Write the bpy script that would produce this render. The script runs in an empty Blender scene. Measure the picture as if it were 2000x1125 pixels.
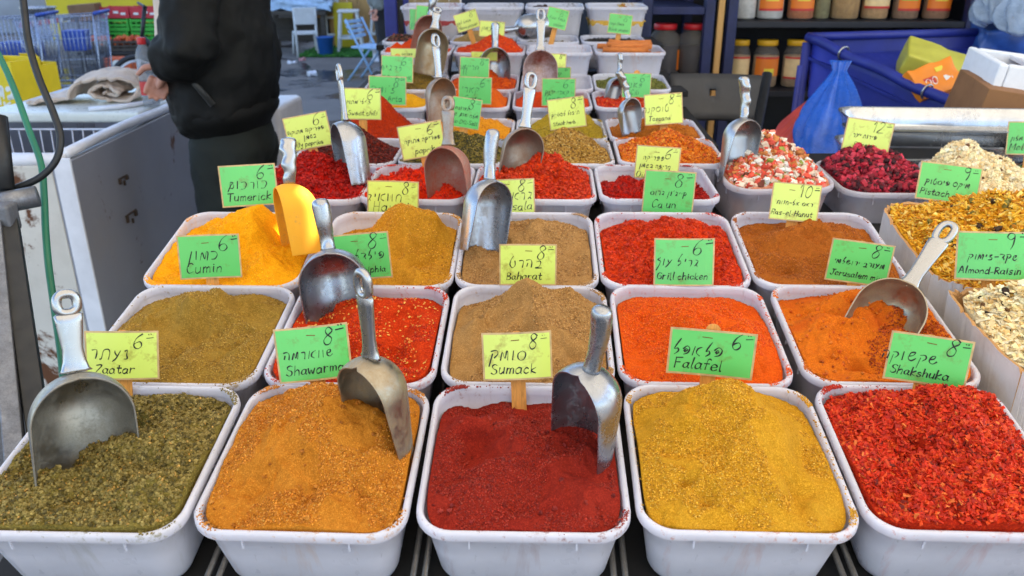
import bpy, bmesh, math, random
import numpy as np
from mathutils import Vector, Matrix, Euler
R = math.radians
scene = bpy.context.scene
COL = scene.collection

# ------------------------------------------------------------------ camera, sky, sun, exposure
PITCH = R(22.5); FPX = 1600.0; CAMZ = 1.5
cam = bpy.data.objects.new('camera', bpy.data.cameras.new('camera')); COL.objects.link(cam)
cam.location = (0, 0, CAMZ); cam.rotation_euler = (R(90) - PITCH, 0, 0)
cam.data.sensor_width = 36; cam.data.lens = FPX / 2000 * 36; cam.data.clip_start = .02; cam.data.clip_end = 500
cam.data.dof.use_dof = True; cam.data.dof.focus_distance = 1.05; cam.data.dof.aperture_fstop = 9
scene.camera = cam
SUN = Vector((.56, .24, .80)).normalized()
w = bpy.data.worlds.new('World'); scene.world = w; w.use_nodes = True
nt = w.node_tree
sky = nt.nodes.new('ShaderNodeTexSky'); sky.sky_type = 'NISHITA'; sky.sun_disc = False
sky.sun_elevation = math.asin(SUN.z); sky.sun_rotation = math.atan2(SUN.x, SUN.y)
bg = nt.nodes['Background']; nt.links.new(sky.outputs[0], bg.inputs[0]); bg.inputs[1].default_value = .13
sl = bpy.data.lights.new('sun', 'SUN'); sl.energy = 4.8; sl.angle = R(.5); sl.color = (1, .93, .82)
so = bpy.data.objects.new('sun', sl); COL.objects.link(so); so.location = (6, 3, 9)
so.rotation_euler = SUN.to_track_quat('Z', 'Y').to_euler()
scene.view_settings.view_transform = 'Standard'; scene.view_settings.look = 'None'
scene.view_settings.exposure = 2.1; scene.view_settings.gamma = 1
scene.cycles.max_bounces = 7; scene.cycles.transparent_max_bounces = 12
scene.cycles.sample_clamp_indirect = 6

def P(px, py, d):
    """point seen at pixel (px,py) of the 2000 px photo, d metres along the view axis"""
    X = (px - 1000) / FPX * d; Y = (py - 562.5) / FPX * d
    return Vector((X, d * math.cos(PITCH) - Y * math.sin(PITCH), CAMZ - d * math.sin(PITCH) - Y * math.cos(PITCH)))
def dz(py, z):   # view depth at which pixel row py meets height z
    t = (py - 562.5) / FPX
    return (CAMZ - z) / (math.sin(PITCH) + t * math.cos(PITCH))
def PZ(px, py, z): return P(px, py, dz(py, z))
def dy(py, y):
    t = (py - 562.5) / FPX
    return y / (math.cos(PITCH) - t * math.sin(PITCH))
def PY(px, py, y): return P(px, py, dy(py, y))

# ------------------------------------------------------------------ object helpers
def tag(o, label=None, cat=None, group=None, kind=None):
    if label: o['label'] = label
    if cat: o['category'] = cat
    if group: o['group'] = group
    if kind: o['kind'] = kind
    return o
def empty(name, loc=(0, 0, 0), rot=(0, 0, 0)):
    o = bpy.data.objects.new(name, None); COL.objects.link(o); o.location = loc; o.rotation_euler = rot
    o.empty_display_size = .05
    return o
def link(name, me, parent=None, loc=None, rot=None):
    o = bpy.data.objects.new(name, me); COL.objects.link(o)
    if parent is not None: o.parent = parent
    if loc is not None: o.location = loc
    if rot is not None: o.rotation_euler = rot
    return o
def copy_tree(o, parent=None):
    c = o.copy(); COL.objects.link(c)
    if parent is not None: c.parent = parent
    for ch in list(o.children): copy_tree(ch, c)
    return c

class MB:
    """collects polygons of one mesh"""
    def __init__(s): s.v = []; s.f = []; s.m = []
    def add(s, verts, faces, mi=0):
        b = len(s.v); s.v += [tuple(v) for v in verts]
        s.f += [tuple(i + b for i in f) for f in faces]; s.m += [mi] * len(faces)
        return s
    def box(s, c, size, rot=None, mi=0, taper=1.0):
        hx, hy, hz = size[0] / 2, size[1] / 2, size[2] / 2
        vs = [Vector((x * hx * (taper if z > 0 else 1), y * hy * (taper if z > 0 else 1), z * hz)) for z in (-1, 1) for y in (-1, 1) for x in (-1, 1)]
        M = rot if rot is not None else Matrix.Identity(3)
        vs = [M @ v + Vector(c) for v in vs]
        return s.add(vs, [(0, 2, 3, 1), (4, 5, 7, 6), (0, 1, 5, 4), (2, 6, 7, 3), (0, 4, 6, 2), (1, 3, 7, 5)], mi)
    def bar(s, a, b, r, n=8, mi=0, r2=None):
        return s.tube([a, b], r, n, mi, r2)
    def tube(s, pts, r, n=8, mi=0, r2=None, closed=False):
        pts = [Vector(p) for p in pts]; k = len(pts); rings = []
        up = None
        for i, p in enumerate(pts):
            t = (pts[min(i + 1, k - 1)] - pts[max(i - 1, 0)])
            if closed: t = pts[(i + 1) % k] - pts[i - 1]
            t.normalize()
            if up is None:
                up = Vector((0, 0, 1)) if abs(t.z) < .9 else Vector((1, 0, 0))
            x = t.cross(up).normalized(); up = x.cross(t).normalized()
            rr = r[i] if isinstance(r, (list, tuple)) else (r if r2 is None else r + (r2 - r) * i / (k - 1))
            rings.append([p + (x * math.cos(2 * math.pi * j / n) + up * math.sin(2 * math.pi * j / n)) * rr for j in range(n)])
        vs = [v for ring in rings for v in ring]; fs = []
        for i in range(k if closed else k - 1):
            a, b = i * n, ((i + 1) % k) * n
            for j in range(n): fs.append((a + j, a + (j + 1) % n, b + (j + 1) % n, b + j))
        if not closed:
            fs.append(tuple(range(n))[::-1]); fs.append(tuple((k - 1) * n + j for j in range(n)))
        return s.add(vs, fs, mi)
    def loft(s, rings, mi=0, cap=True, closed_u=True):
        n = len(rings[0]); vs = [v for r_ in rings for v in r_]; fs = []
        for i in range(len(rings) - 1):
            for j in range(n if closed_u else n - 1):
                fs.append((i * n + j, i * n + (j + 1) % n, (i + 1) * n + (j + 1) % n, (i + 1) * n + j))
        if cap:
            fs.append(tuple(range(n))[::-1]); fs.append(tuple((len(rings) - 1) * n + j for j in range(n)))
        return s.add(vs, fs, mi)
    def lathe(s, prof, n=24, mi=0, c=(0, 0, 0), cap=True):
        rings = [[Vector((c[0] + r * math.cos(2 * math.pi * j / n), c[1] + r * math.sin(2 * math.pi * j / n), c[2] + z)) for j in range(n)] for r, z in prof]
        return s.loft(rings, mi, cap)
    def sphere(s, c, r, n=12, m=8, mi=0):
        r = r if isinstance(r, (tuple, list)) else (r, r, r)
        rings = []
        for i in range(m + 1):
            a = math.pi * (i + .02) / (m + .04) - math.pi / 2
            rings.append([Vector((c[0] + r[0] * math.cos(a) * math.cos(2 * math.pi * j / n), c[1] + r[1] * math.cos(a) * math.sin(2 * math.pi * j / n), c[2] + r[2] * math.sin(a))) for j in range(n)])
        return s.loft(rings, mi, True)
    def build(s, name, mats, parent=None, smooth=False, bevel=0, loc=None, rot=None, seg=2):
        me = bpy.data.meshes.new(name); me.from_pydata(s.v, [], s.f)
        if not isinstance(mats, (list, tuple)): mats = [mats]
        for m in mats: me.materials.append(m)
        if len(mats) > 1: me.polygons.foreach_set('material_index', s.m)
        if smooth:
            me.polygons.foreach_set('use_smooth', [True] * len(me.polygons))
        me.update()
        o = link(name, me, parent, loc, rot)
        if bevel:
            b = o.modifiers.new('bevel', 'BEVEL'); b.width = bevel; b.segments = seg; b.limit_method = 'ANGLE'; b.angle_limit = R(40)
            me.polygons.foreach_set('use_smooth', [True] * len(me.polygons))
            o.modifiers.new('wn', 'WEIGHTED_NORMAL')
        return o
def smooth_by_angle(o, a=40):
    me = o.data
    me.polygons.foreach_set('use_smooth', [True] * len(me.polygons))
    try: me.set_sharp_from_angle(angle=R(a))
    except Exception: pass
    return o
def np_mesh(name, V, F, mat, col=None, smooth=True, mi=None):
    """fast mesh from arrays; F is (n,k)"""
    me = bpy.data.meshes.new(name); n, k = F.shape
    me.vertices.add(len(V)); me.vertices.foreach_set('co', np.ascontiguousarray(V, dtype=np.float32).ravel())
    me.loops.add(n * k); me.loops.foreach_set('vertex_index', np.ascontiguousarray(F, dtype=np.int32).ravel())
    me.polygons.add(n); me.polygons.foreach_set('loop_start', np.arange(0, n * k, k, dtype=np.int32))
    me.polygons.foreach_set('use_smooth', np.full(n, smooth, dtype=bool))
    if col is not None:
        a = me.color_attributes.new('col', 'FLOAT_COLOR', 'POINT')
        c4 = np.ones((len(V), 4), dtype=np.float32); c4[:, :3] = col
        a.data.foreach_set('color', c4.ravel())
    for m in (mat if isinstance(mat, (list, tuple)) else [mat]): me.materials.append(m)
    if mi is not None: me.polygons.foreach_set('material_index', mi.astype(np.int32))
    me.update(calc_edges=True); me.validate()
    return me

# ------------------------------------------------------------------ noise (numpy)
class Noise:
    def __init__(s, seed):
        r = np.random.RandomState(seed); s.g = r.uniform(-1, 1, (256, 256))
    def at(s, x, y):
        xi = np.floor(x).astype(int); yi = np.floor(y).astype(int); fx = x - xi; fy = y - yi
        fx = fx * fx * (3 - 2 * fx); fy = fy * fy * (3 - 2 * fy)
        g = s.g; a = g[xi & 255, yi & 255]; b = g[(xi + 1) & 255, yi & 255]; c = g[xi & 255, (yi + 1) & 255]; d = g[(xi + 1) & 255, (yi + 1) & 255]
        return (a * (1 - fx) + b * fx) * (1 - fy) + (c * (1 - fx) + d * fx) * fy
    def fbm(s, x, y, oct=4, gain=.5):
        t = 0; a = 1
        for i in range(oct):
            t = t + a * s.at(x * 2 ** i + 17.3 * i, y * 2 ** i + 5.1 * i); a *= gain
        return t

# ------------------------------------------------------------------ materials
def lin(c):
    f = lambda u: u / 12.92 if u <= .04045 else ((u + .055) / 1.055) ** 2.4
    return tuple(f(x / 255) for x in c[:3])
def rgba(c, k=1.0): return tuple(min(1, x * k) for x in lin(c)) + (1,)
class NT:
    def __init__(s, name):
        s.m = bpy.data.materials.new(name); s.m.use_nodes = True; s.t = s.m.node_tree; s.b = s.t.nodes['Principled BSDF']; s.out = s.t.nodes['Material Output']
    def n(s, typ, **kw):
        nd = s.t.nodes.new('ShaderNode' + typ)
        for k, v in kw.items():
            if k in nd.inputs: nd.inputs[k].default_value = v
            else: setattr(nd, k, v)
        return nd
    def l(s, a, b): s.t.links.new(a, b)
    def coord(s, which='Object'): return s.n('TexCoord').outputs[which]
    def noise(s, scale, detail=3, rough=.5, vec=None, dist=0):
        nd = s.n('TexNoise'); nd.inputs['Scale'].default_value = scale; nd.inputs['Detail'].default_value = detail; nd.inputs['Roughness'].default_value = rough; nd.inputs['Distortion'].default_value = dist
        s.l(vec if vec is not None else s.coord(), nd.inputs['Vector']); return nd.outputs['Fac']
    def ramp(s, fac, stops):
        nd = s.n('ValToRGB'); el = nd.color_ramp.elements
        while len(el) < len(stops): el.new(.5)
        for e, (p, c) in zip(el, stops):
            e.position = p; e.color = c if len(c) == 4 else tuple(c) + (1,)
        s.l(fac, nd.inputs[0]); return nd.outputs[0]
    def mix(s, fac, a, b, blend='MIX'):
        nd = s.n('Mix', data_type='RGBA', blend_type=blend)
        for i, v in ((0, fac), (6, a), (7, b)):
            if hasattr(v, 'is_output'): s.l(v, nd.inputs[i])
            else: nd.inputs[i].default_value = v
        return nd.outputs[2]
    def math(s, op, a, b=0.0, clamp=False):
        nd = s.n('Math', operation=op, use_clamp=clamp)
        for i, v in ((0, a), (1, b)):
            if hasattr(v, 'is_output'): s.l(v, nd.inputs[i])
            else: nd.inputs[i].default_value = v
        return nd.outputs[0]
    def bump(s, h, strength=.3, dist=.002):
        nd = s.n('Bump'); nd.inputs['Strength'].default_value = strength; nd.inputs['Distance'].default_value = dist
        s.l(h, nd.inputs['Height']); s.l(nd.outputs[0], s.b.inputs['Normal'])
    def set(s, **kw):
        for k, v in kw.items():
            k = k.replace('_', ' ')
            if hasattr(v, 'is_output'): s.l(v, s.b.inputs[k])
            else: s.b.inputs[k].default_value = v
        return s
def step2(p, a=(0, 0, 0, 1), b=(1, 1, 1, 1), wd=.03): return [(p - wd, a), (p + wd, b)]

def plain(name, c, rough=.5, metal=0, var=.12, scale=8, bump=0, bscale=60, spec=.5):
    n = NT(name); a = rgba(c, 1 - var); b = rgba(c, 1 + var)
    n.set(Base_Color=n.ramp(n.noise(scale, 4), [(.3, a), (.7, b)]), Roughness=rough, Metallic=metal)
    n.b.inputs['Specular IOR Level'].default_value = spec
    if bump: n.bump(n.noise(bscale, 4), bump, .003)
    return n.m
def m_spice(name, c1, c2, speck=None, gs=700, bump=.5, speck_amt=.74, patch=None, rough=.95):
    """powder: fine grain colour mix, broad tone drift, optional flecks"""
    n = NT(name); co = n.coord()
    fine = n.noise(gs, 2, .7, co); med = n.noise(22, 4, .6, co)
    c = n.ramp(fine, [(.34, rgba(c1, .72)), (.5, rgba(c1, 1.06)), (.66, rgba(c2, 1.28))])
    c = n.mix(n.ramp(n.noise(gs * .3, 3, .7, co), [(.40, (.4, .4, .4)), (.54, (0, 0, 0))]), c, rgba(c1, .68))
    c = n.mix(n.ramp(n.noise(75, 5, .7, co, .5), [(.36, (.34, .34, .34)), (.5, (0, 0, 0))]), c, rgba(c1, .7))
    c = n.mix(n.ramp(med, [(.35, (0, 0, 0)), (.7, (.5, .5, .5))]), c, rgba(c2))
    if patch: c = n.mix(n.ramp(n.noise(7, 2, .5, co, .6), [(.48, (0, 0, 0)), (.62, (1, 1, 1))]), c, rgba(patch))
    if speck:
        v = n.n('TexVoronoi'); v.inputs['Scale'].default_value = gs * .75; n.l(co, v.inputs['Vector'])
        f = n.ramp(v.outputs['Color'], [(speck_amt, (0, 0, 0)), (speck_amt + .04, (1, 1, 1))])
        g = n.ramp(v.outputs['Distance'], [(.36, (1, 1, 1)), (.5, (0, 0, 0))])
        c = n.mix(n.mix(1.0, f, g, 'MULTIPLY'), c, rgba(speck))
    n.set(Base_Color=c, Roughness=rough); n.b.inputs['Specular IOR Level'].default_value = .12
    h = n.math('ADD', fine, n.math('MULTIPLY', n.noise(gs * .35, 3, .6, co), .8))
    n.bump(h, bump, .0016)
    return n.m
def m_pieces():
    n = NT('spice_pieces'); a = n.n('Attribute', attribute_name='col'); co = n.coord()
    c = n.mix(n.ramp(n.noise(260, 3, .6, co), [(.3, (.72, .72, .72)), (.7, (1, 1, 1))]), (0, 0, 0, 1), a.outputs['Color'])
    n.set(Base_Color=c, Roughness=.6); n.b.inputs['Specular IOR Level'].default_value = .3
    n.bump(n.noise(500, 2, .5, co), .2, .001)
    return n.m
def m_tub(name, clear=.0, trans=.25):
    n = NT(name); co = n.coord()
    at = n.n('Attribute', attribute_name='dust', attribute_type='OBJECT')
    base = n.ramp(n.noise(14, 4, .6, co), [(.3, rgba((220, 218, 226))), (.7, rgba((234, 232, 240)))])
    ge = n.n('NewGeometry'); sep = n.n('SeparateXYZ'); n.l(co, sep.inputs[0])
    stain = n.math('MULTIPLY', n.noise(26, 5, .65, co, .4), n.noise(150, 4, .7, co))
    st = n.ramp(stain, [(.305, (0, 0, 0)), (.40, (1, 1, 1))])
    hi = n.ramp(n.math('DIVIDE', sep.outputs['Z'], .1), [(.72, (0, 0, 0)), (1.0, (.85, .85, .85))])
    c = n.mix(n.mix(1.0, st, hi, 'MULTIPLY'), base, at.outputs['Color'])
    mp = n.n('Mapping'); mp.inputs['Scale'].default_value = (1, 1, .16); n.l(co, mp.inputs[0])
    c = n.mix(n.ramp(n.noise(34, 5, .7, mp.outputs[0], .3), [(.56, (0, 0, 0)), (.78, (.34, .34, .34))]), c, at.outputs['Color'])
    c = n.mix(n.ramp(n.noise(120, 3, .7, mp.outputs[0]), [(.66, (0, 0, 0)), (.74, (.3, .3, .3))]), c, rgba((150, 146, 146)))
    n.set(Base_Color=c, Roughness=n.ramp(n.noise(30, 3, .6, co), [(.3, (.25, .25, .25)), (.7, (.45, .45, .45))]))
    n.bump(n.noise(40, 3, .5, co), .05, .002)
    tr = n.n('BsdfTranslucent'); n.l(c, tr.inputs['Color'])
    mx = n.n('MixShader'); mx.inputs[0].default_value = trans; n.l(n.b.outputs[0], mx.inputs[1]); n.l(tr.outputs[0], mx.inputs[2])
    last = mx.outputs[0]
    if clear:
        tp = n.n('BsdfTransparent'); tp.inputs[0].default_value = (.93, .93, .95, 1)
        m2 = n.n('MixShader'); m2.inputs[0].default_value = clear; n.l(last, m2.inputs[1]); n.l(tp.outputs[0], m2.inputs[2]); last = m2.outputs[0]
    n.l(last, n.out.inputs[0])
    return n.m
def m_metal(name, c=(168, 168, 170), dust=None, dust_amt=.5, rough=(.2, .38), sc=30):
    n = NT(name); co = n.coord()
    mp = n.n('Mapping'); mp.inputs['Scale'].default_value = (1, 1, .25); n.l(co, mp.inputs[0])
    base = n.ramp(n.noise(34, 4, .6, mp.outputs[0]), [(.3, rgba(c, .86)), (.55, rgba(c)), (.75, rgba(c, 1.08))])
    rg = n.ramp(n.noise(sc * .8, 3, .6, co), [(.3, (rough[0],) * 3), (.7, (rough[1],) * 3)])
    n.set(Base_Color=base, Roughness=rg, Metallic=.92)
    if dust:
        f = n.math('ADD', n.noise(sc, 6, .8, co, .2), n.math('MULTIPLY', n.math('SUBTRACT', n.noise(sc * 14, 4, .8, co), .5), .55))
        f = n.ramp(f, [(1 - dust_amt - .2, (0, 0, 0)), (1 - dust_amt + .22, (.9, .9, .9))])
        n.set(Base_Color=n.mix(f, base, rgba(dust)), Metallic=n.math('MULTIPLY', n.math('SUBTRACT', 1.0, f), .92), Roughness=n.mix(f, rg, (.85,) * 3 + (1,)))
    n.bump(n.noise(220, 3, .6, mp.outputs[0]), .05, .0008)
    return n.m
def m_card(name, c, dirt, amt=.5):
    n = NT(name); co = n.coord()
    oi = n.n('ObjectInfo'); add = n.n('VectorMath', operation='ADD'); n.l(co, add.inputs[0])
    mul = n.math('MULTIPLY', oi.outputs['Random'], 37.0); n.l(mul, add.inputs[1]); v = add.outputs[0]
    f = n.math('ADD', n.noise(38, 5, .7, v, .3), n.math('MULTIPLY', n.noise(350, 3, .7, v), .16))
    f = n.ramp(f, [(.64, (0, 0, 0)), (.80, (amt,) * 3)])
    base = n.ramp(n.noise(9, 2, .5, v), [(.3, rgba(c, .93)), (.7, rgba(c, 1.05))])
    n.set(Base_Color=n.mix(f, base, rgba(dirt)), Roughness=.34)
    n.b.inputs['Coat Weight'].default_value = .25; n.b.inputs['Coat Roughness'].default_value = .2
    n.bump(n.noise(16, 2, .5, v), .25, .004)
    return n.m
M = {}
M['pieces'] = m_pieces()
M['tub'] = m_tub('tub_plastic', 0, .4); M['tub_clear'] = m_tub('tub_plastic_clear', .14, .5)
M['card_g'] = m_card('card_green', (96, 196, 98), (110, 104, 40), .6); M['card_y'] = m_card('card_yellow', (208, 226, 104), (140, 114, 30), .6)
M['sleeve'] = plain('card_sleeve', (190, 160, 112), .35, var=.3, scale=60)
M['ink'] = plain('marker_ink', (14, 20, 18), .5, var=.3, scale=90); M['ink_g'] = plain('marker_ink_green', (16, 66, 50), .5, var=.3, scale=90)
M['staple'] = plain('staple', (120, 84, 40), .4, .6)
def m_wood(name, c, scale=30, rough=.7, stretch=(8, 1, 1)):
    n = NT(name); co = n.coord(); mp = n.n('Mapping'); mp.inputs['Scale'].default_value = stretch; n.l(co, mp.inputs[0])
    f = n.noise(scale, 5, .65, mp.outputs[0], .8)
    n.set(Base_Color=n.ramp(f, [(.25, rgba(c, .6)), (.5, rgba(c)), (.75, rgba(c, 1.25))]), Roughness=rough); n.bump(f, .2, .002)
    return n.m
M['stick'] = m_wood('stick_wood', (208, 142, 62), 40, .6, (10, 10, 1))
M['alu'] = m_metal('cast_aluminium')
M['dark'] = plain('dark_board', (22, 19, 18), .8, var=.3, scale=20, bump=.2)
# ------------------------------------------------------------------ tubs
YAW = R(-2.0)
def rrect(hw, hl, rad, n=9):
    pts = []
    for cx, cy, a0 in ((hw - rad, hl - rad, 0), (-hw + rad, hl - rad, 90), (-hw + rad, -hl + rad, 180), (hw - rad, -hl + rad, 270)):
        for i in range(n):
            a = R(a0 + 90 * i / (n - 1)); pts.append((cx + rad * math.cos(a), cy + rad * math.sin(a)))
    return pts
def tub_meshes(W, L, h, mat, rad=.036):
    def ring(ins, z, tp):
        return [Vector((x, y, z)) for x, y in rrect((W / 2 - ins) * tp, (L / 2 - ins) * tp, (rad - ins * .6) * tp)]
    tp0 = .86; tpz = lambda z: tp0 + (1 - tp0) * z / h
    b = MB()
    rings = [ring(.012, 0, tp0), ring(.007, .003, tp0), ring(.0055, .010, tpz(.01)), ring(.0055, h * .5, tpz(h * .5)), ring(.0055, h - .024, tpz(h - .024)), ring(.004, h - .021, tpz(h - .021)), ring(.004, h - .010, tpz(h)),
             ring(.0064, h - .010, 1), ring(.0070, h - .022, .994), ring(.0092, h - .026, .992), ring(.0092, h * .4, tpz(h * .4)), ring(.0092, .012, tpz(.012)), ring(.014, .005, tp0)]
    b.loft(rings, 0, True)
    for k in range(10):     # small stacking ribs under the lip
        sx = (-1, 1)[k % 2]; q = k // 2
        if q < 2: c = (sx * (W / 2 - .055), (-1, 1)[q] * (L / 2 - .0042), h - .018)
        else: c = (sx * (W / 2 - .0042), (-.28, 0, .28)[q - 2] * L, h - .018)
        b.box(c, (.0018, .0018, .014))
    r = MB()
    r.loft([ring(.0045, h - .0105, 1), ring(.0008, h - .0112, 1), ring(0, h - .009, 1), ring(.0002, h - .003, 1), ring(.0018, h - .0004, 1), ring(.0042, h, 1), ring(.0056, h - .0006, 1), ring(.0068, h - .0035, 1), ring(.0068, h - .012, .998)], 0, False)
    mb, mr = [], []
    for mbx, nm in ((b, 'tub_body'), (r, 'rim')):
        me = bpy.data.meshes.new(nm); me.from_pydata(mbx.v, [], mbx.f); me.materials.append(mat)
        me.polygons.foreach_set('use_smooth', [True] * len(me.polygons))
        try: me.set_sharp_from_angle(angle=R(50))
        except Exception: pass
        mb.append(me)
    return mb
TUBCACHE = {}
def place_tub(front, W, L, h, tilt, yaw, label, dust, clear=False, rad=.036, group='plastic tubs of spice'):
    key = (round(W, 4), round(L, 4), h, clear, rad)
    if key not in TUBCACHE: TUBCACHE[key] = tub_meshes(W, L, h, M['tub_clear' if clear else 'tub'], rad)
    rot = Euler((tilt, 0, yaw)); mt = rot.to_matrix()
    loc = front - mt @ Vector((0, -L / 2, h))
    o = link('plastic_tub', TUBCACHE[key][0], None, loc, rot); tag(o, label, 'tub', group)
    r = link('rim', TUBCACHE[key][1], o)
    for q in (o, r): q['dust'] = list(lin(dust))
    return o

def blob(u, v, bumps):
    h = 0
    for bx, by, bh, bs in bumps:
        d = np.sqrt((u - bx) ** 2 + ((v - by) * 1.0) ** 2) / bs
        h = h + bh * np.where(bh > 0, np.exp(-d ** 1.5 * 1.1), np.exp(-d ** 2 * 1.4))
    return h
class Heap:
    """height field of spice in tub space; u,v run -1..1 over the inside of the tub"""
    def __init__(s, W, L, h, base, bumps, seed, amp=.0025, fr=1.0, clump=0, rad=.033, edge=-.006, ins=.0090, back=.020, macro=.010):
        s.back = back; s.macro = macro
        s.hw = W / 2 - ins; s.hl = L / 2 - ins; s.h = h; s.base = base; s.bumps = bumps; s.N = Noise(seed); s.amp = amp; s.fr = fr; s.clump = clump; s.edge = edge; s.seed = seed; r_ = random.Random(seed); s.dents = [(r_.uniform(-.7, .7), r_.uniform(-.8, .5), r_.uniform(.004, .013), r_.uniform(.08, .2)) for _ in range(5)]; s.hollows = [(r_.uniform(-.65, .65), r_.uniform(-.7, .6), r_.uniform(.005, .012), r_.uniform(.22, .42)) for _ in range(2)]
    def H(s, u, v):
        r = np.maximum(np.abs(u), np.abs(v))
        x = u * s.hw; y = v * s.hl
        h = s.base + blob(u, v, s.bumps)
        e = np.clip((1 - r) / .30, 0, 1); e = e * e * (3 - 2 * e)
        back = np.clip((v + .1) / 1.1, 0, 1) * s.back; en = .006 * s.N.fbm(x * 18 + 60, y * 18 + 20, 2)
        h = h - back * (.35 + .65 * np.clip((r - .35) / .5, 0, 1))
        h = np.minimum(h, s.edge + .004 - back * .8 + en) * (1 - e) + h * e
        wx = x + .012 * s.N.fbm(x * 20 + 7, y * 20, 2); wy = y + .012 * s.N.fbm(x * 20, y * 20 + 31, 2); ek = .3 + .7 * e
        h = h + s.macro * s.N.fbm(wx * 15 + 1, wy * 15 + 4, 2) * ek
        rdg = 1 - 2 * np.abs(s.N.fbm(wx * 26 + 40, wy * 26 + 11, 3))
        h = h + 1.7 * s.amp * (.6 * s.N.fbm(wx * 42 * s.fr + 3, wy * 42 * s.fr + 9, 4, .55) + .7 * rdg) * ek
        for dx, dy, dd, ds in s.dents: h = h - dd * np.exp(-(((u - dx) / ds) ** 2 + ((v - dy) / ds) ** 2)) * e
        for cx, cy, cd, cr in s.hollows:   # where a scoop has been taken out
            q = ((u - cx) / cr) ** 2 + ((v - cy) / (cr * .8)) ** 2 + .25 * s.N.fbm(x * 40 + 5, y * 40 + 77, 2)
            h = h - cd * np.sqrt(np.clip(1 - q, 0, 1)) * np.clip(e * 1.6, 0, 1)
        h = h + .0009 * s.N.fbm(x * 330, y * 330, 2)
        if s.clump:
            q = s.N.fbm(x * 150 * s.fr + 50, y * 150 * s.fr, 3, .6); h = h + s.clump * np.clip(q, -.3, 1.2) * (.4 + .6 * e)
        return np.maximum(h, -s.h + .012) + s.h
    def xy(s, u, v):
        r = np.maximum(np.abs(u), np.abs(v)) + 1e-9
        du, dv = u / r, v / r; n = 7.0
        k = (np.abs(du) ** n + np.abs(dv) ** n) ** (-1 / n) / 1.0
        return u * k * s.hw, v * k * s.hl
    def mesh(s, name, mat, res=100):
        g = np.linspace(-1, 1, res); U, V = np.meshgrid(g, g, indexing='xy')
        u, v = U.ravel(), V.ravel(); z = s.H(u, v); x, y = s.xy(u, v)
        Vv = np.stack([x, y, z], 1); i = np.arange((res - 1) * (res - 1)); r_, c_ = i // (res - 1), i % (res - 1)
        a = r_ * res + c_
        F = np.stack([a, a + 1, a + res + 1, a + res], 1)
        bi = np.concatenate([np.arange(res), np.arange(1, res) * res + res - 1, (res - 1) * res + np.arange(res - 2, -1, -1), np.arange(res - 2, 0, -1) * res])
        sk = Vv[bi].copy(); sk[:, :2] *= .86; sk[:, 2] = .014
        nb = len(Vv); m = len(bi); j = np.arange(m); F2 = np.stack([bi[j], nb + j, nb + (j + 1) % m, bi[(j + 1) % m]], 1)
        return np_mesh(name, np.concatenate([Vv, sk]), np.concatenate([F, F2]), mat)

# piece shapes -> (verts, quads/tris)
def shp_box():
    v = np.array([(x, y, z) for z in (-1, 1) for y in (-1, 1) for x in (-1, 1)], float) * .5
    return v, np.array([(0, 2, 3, 1), (4, 5, 7, 6), (0, 1, 5, 4), (2, 6, 7, 3), (0, 4, 6, 2), (1, 3, 7, 5)])
def shp_flake():
    v, f = shp_box(); v = v.copy(); v[:, 2] += .6 * (np.abs(v[:, 0]) * 2) - .3; v[[1, 3], 1] *= .5; v[[4, 6], 1] *= .6
    return v, f
def shp_seed():
    v = []; 
    for i, (z, r) in enumerate(((-.5, .12), (-.2, .46), (.2, .44), (.5, .1))):
        for k in range(5): v.append((z, r * math.cos(k * 1.2566 + i * .3), r * math.sin(k * 1.2566 + i * .3)))
    f = [(i * 5 + k, i * 5 + (k + 1) % 5, i * 5 + 5 + (k + 1) % 5, i * 5 + 5 + k) for i in range(3) for k in range(5)]
    f += [(0, 1, 2, 3), (0, 3, 4, 4), (15, 18, 17, 16), (15, 19, 18, 18)]
    return np.array(v), np.array([q for q in f if len(set(q)) == 4])
def shp_lump():
    bm = bmesh.new(); bmesh.ops.create_cube(bm, size=1); bmesh.ops.subdivide_edges(bm, edges=bm.edges[:], cuts=2, use_grid_fill=True)
    v = np.array([q.co[:] for q in bm.verts]); bm.faces.ensure_lookup_table()
    f = np.array([[q.index for q in fc.verts] for fc in bm.faces]); bm.free()
    n = v / np.linalg.norm(v, axis=1)[:, None]
    return n * .5 * .8 + v * .2, f
def shp_grain():
    return np.array([(.5, 0, 0), (-.5, 0, 0), (0, .5, 0), (0, -.5, 0), (0, 0, .5), (0, 0, -.5)]), np.array([(0, 2, 4), (2, 1, 4), (1, 3, 4), (3, 0, 4), (2, 0, 5), (1, 2, 5), (3, 1, 5), (0, 3, 5)])
SHP = dict(grain=shp_grain(), box=shp_box(), flake=shp_flake(), seed=shp_seed(), lump=shp_lump())
def pieces_mesh(name, shape, pos, size, cols, rng, tilt=.6, jit=.12, smooth=False, mat=None):
    v, f = SHP[shape]; n = len(pos); k = len(v)
    S = np.asarray(size)[:, None, :]
    V = v[None] * S + rng.normal(0, jit, (n, k, 3)) * S.min(axis=2, keepdims=True) * .6
    az = rng.uniform(0, 2 * np.pi, n); tx = rng.normal(0, tilt, n); ty = rng.normal(0, tilt, n)
    def rot(V, ax, a):
        c, s_ = np.cos(a)[:, None], np.sin(a)[:, None]; i, j = [(1, 2), (2, 0), (0, 1)][ax]
        W = V.copy(); W[..., i] = V[..., i] * c - V[..., j] * s_; W[..., j] = V[..., i] * s_ + V[..., j] * c; return W
    V = rot(rot(rot(V, 0, tx), 1, ty), 2, az) + pos[:, None, :]
    F = (f[None] + (np.arange(n) * k)[:, None, None]).reshape(-1, f.shape[1])
    C = np.repeat(cols, k, axis=0)
    return np_mesh(name, V.reshape(-1, 3), F, mat or M['pieces'], C, smooth)
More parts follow.
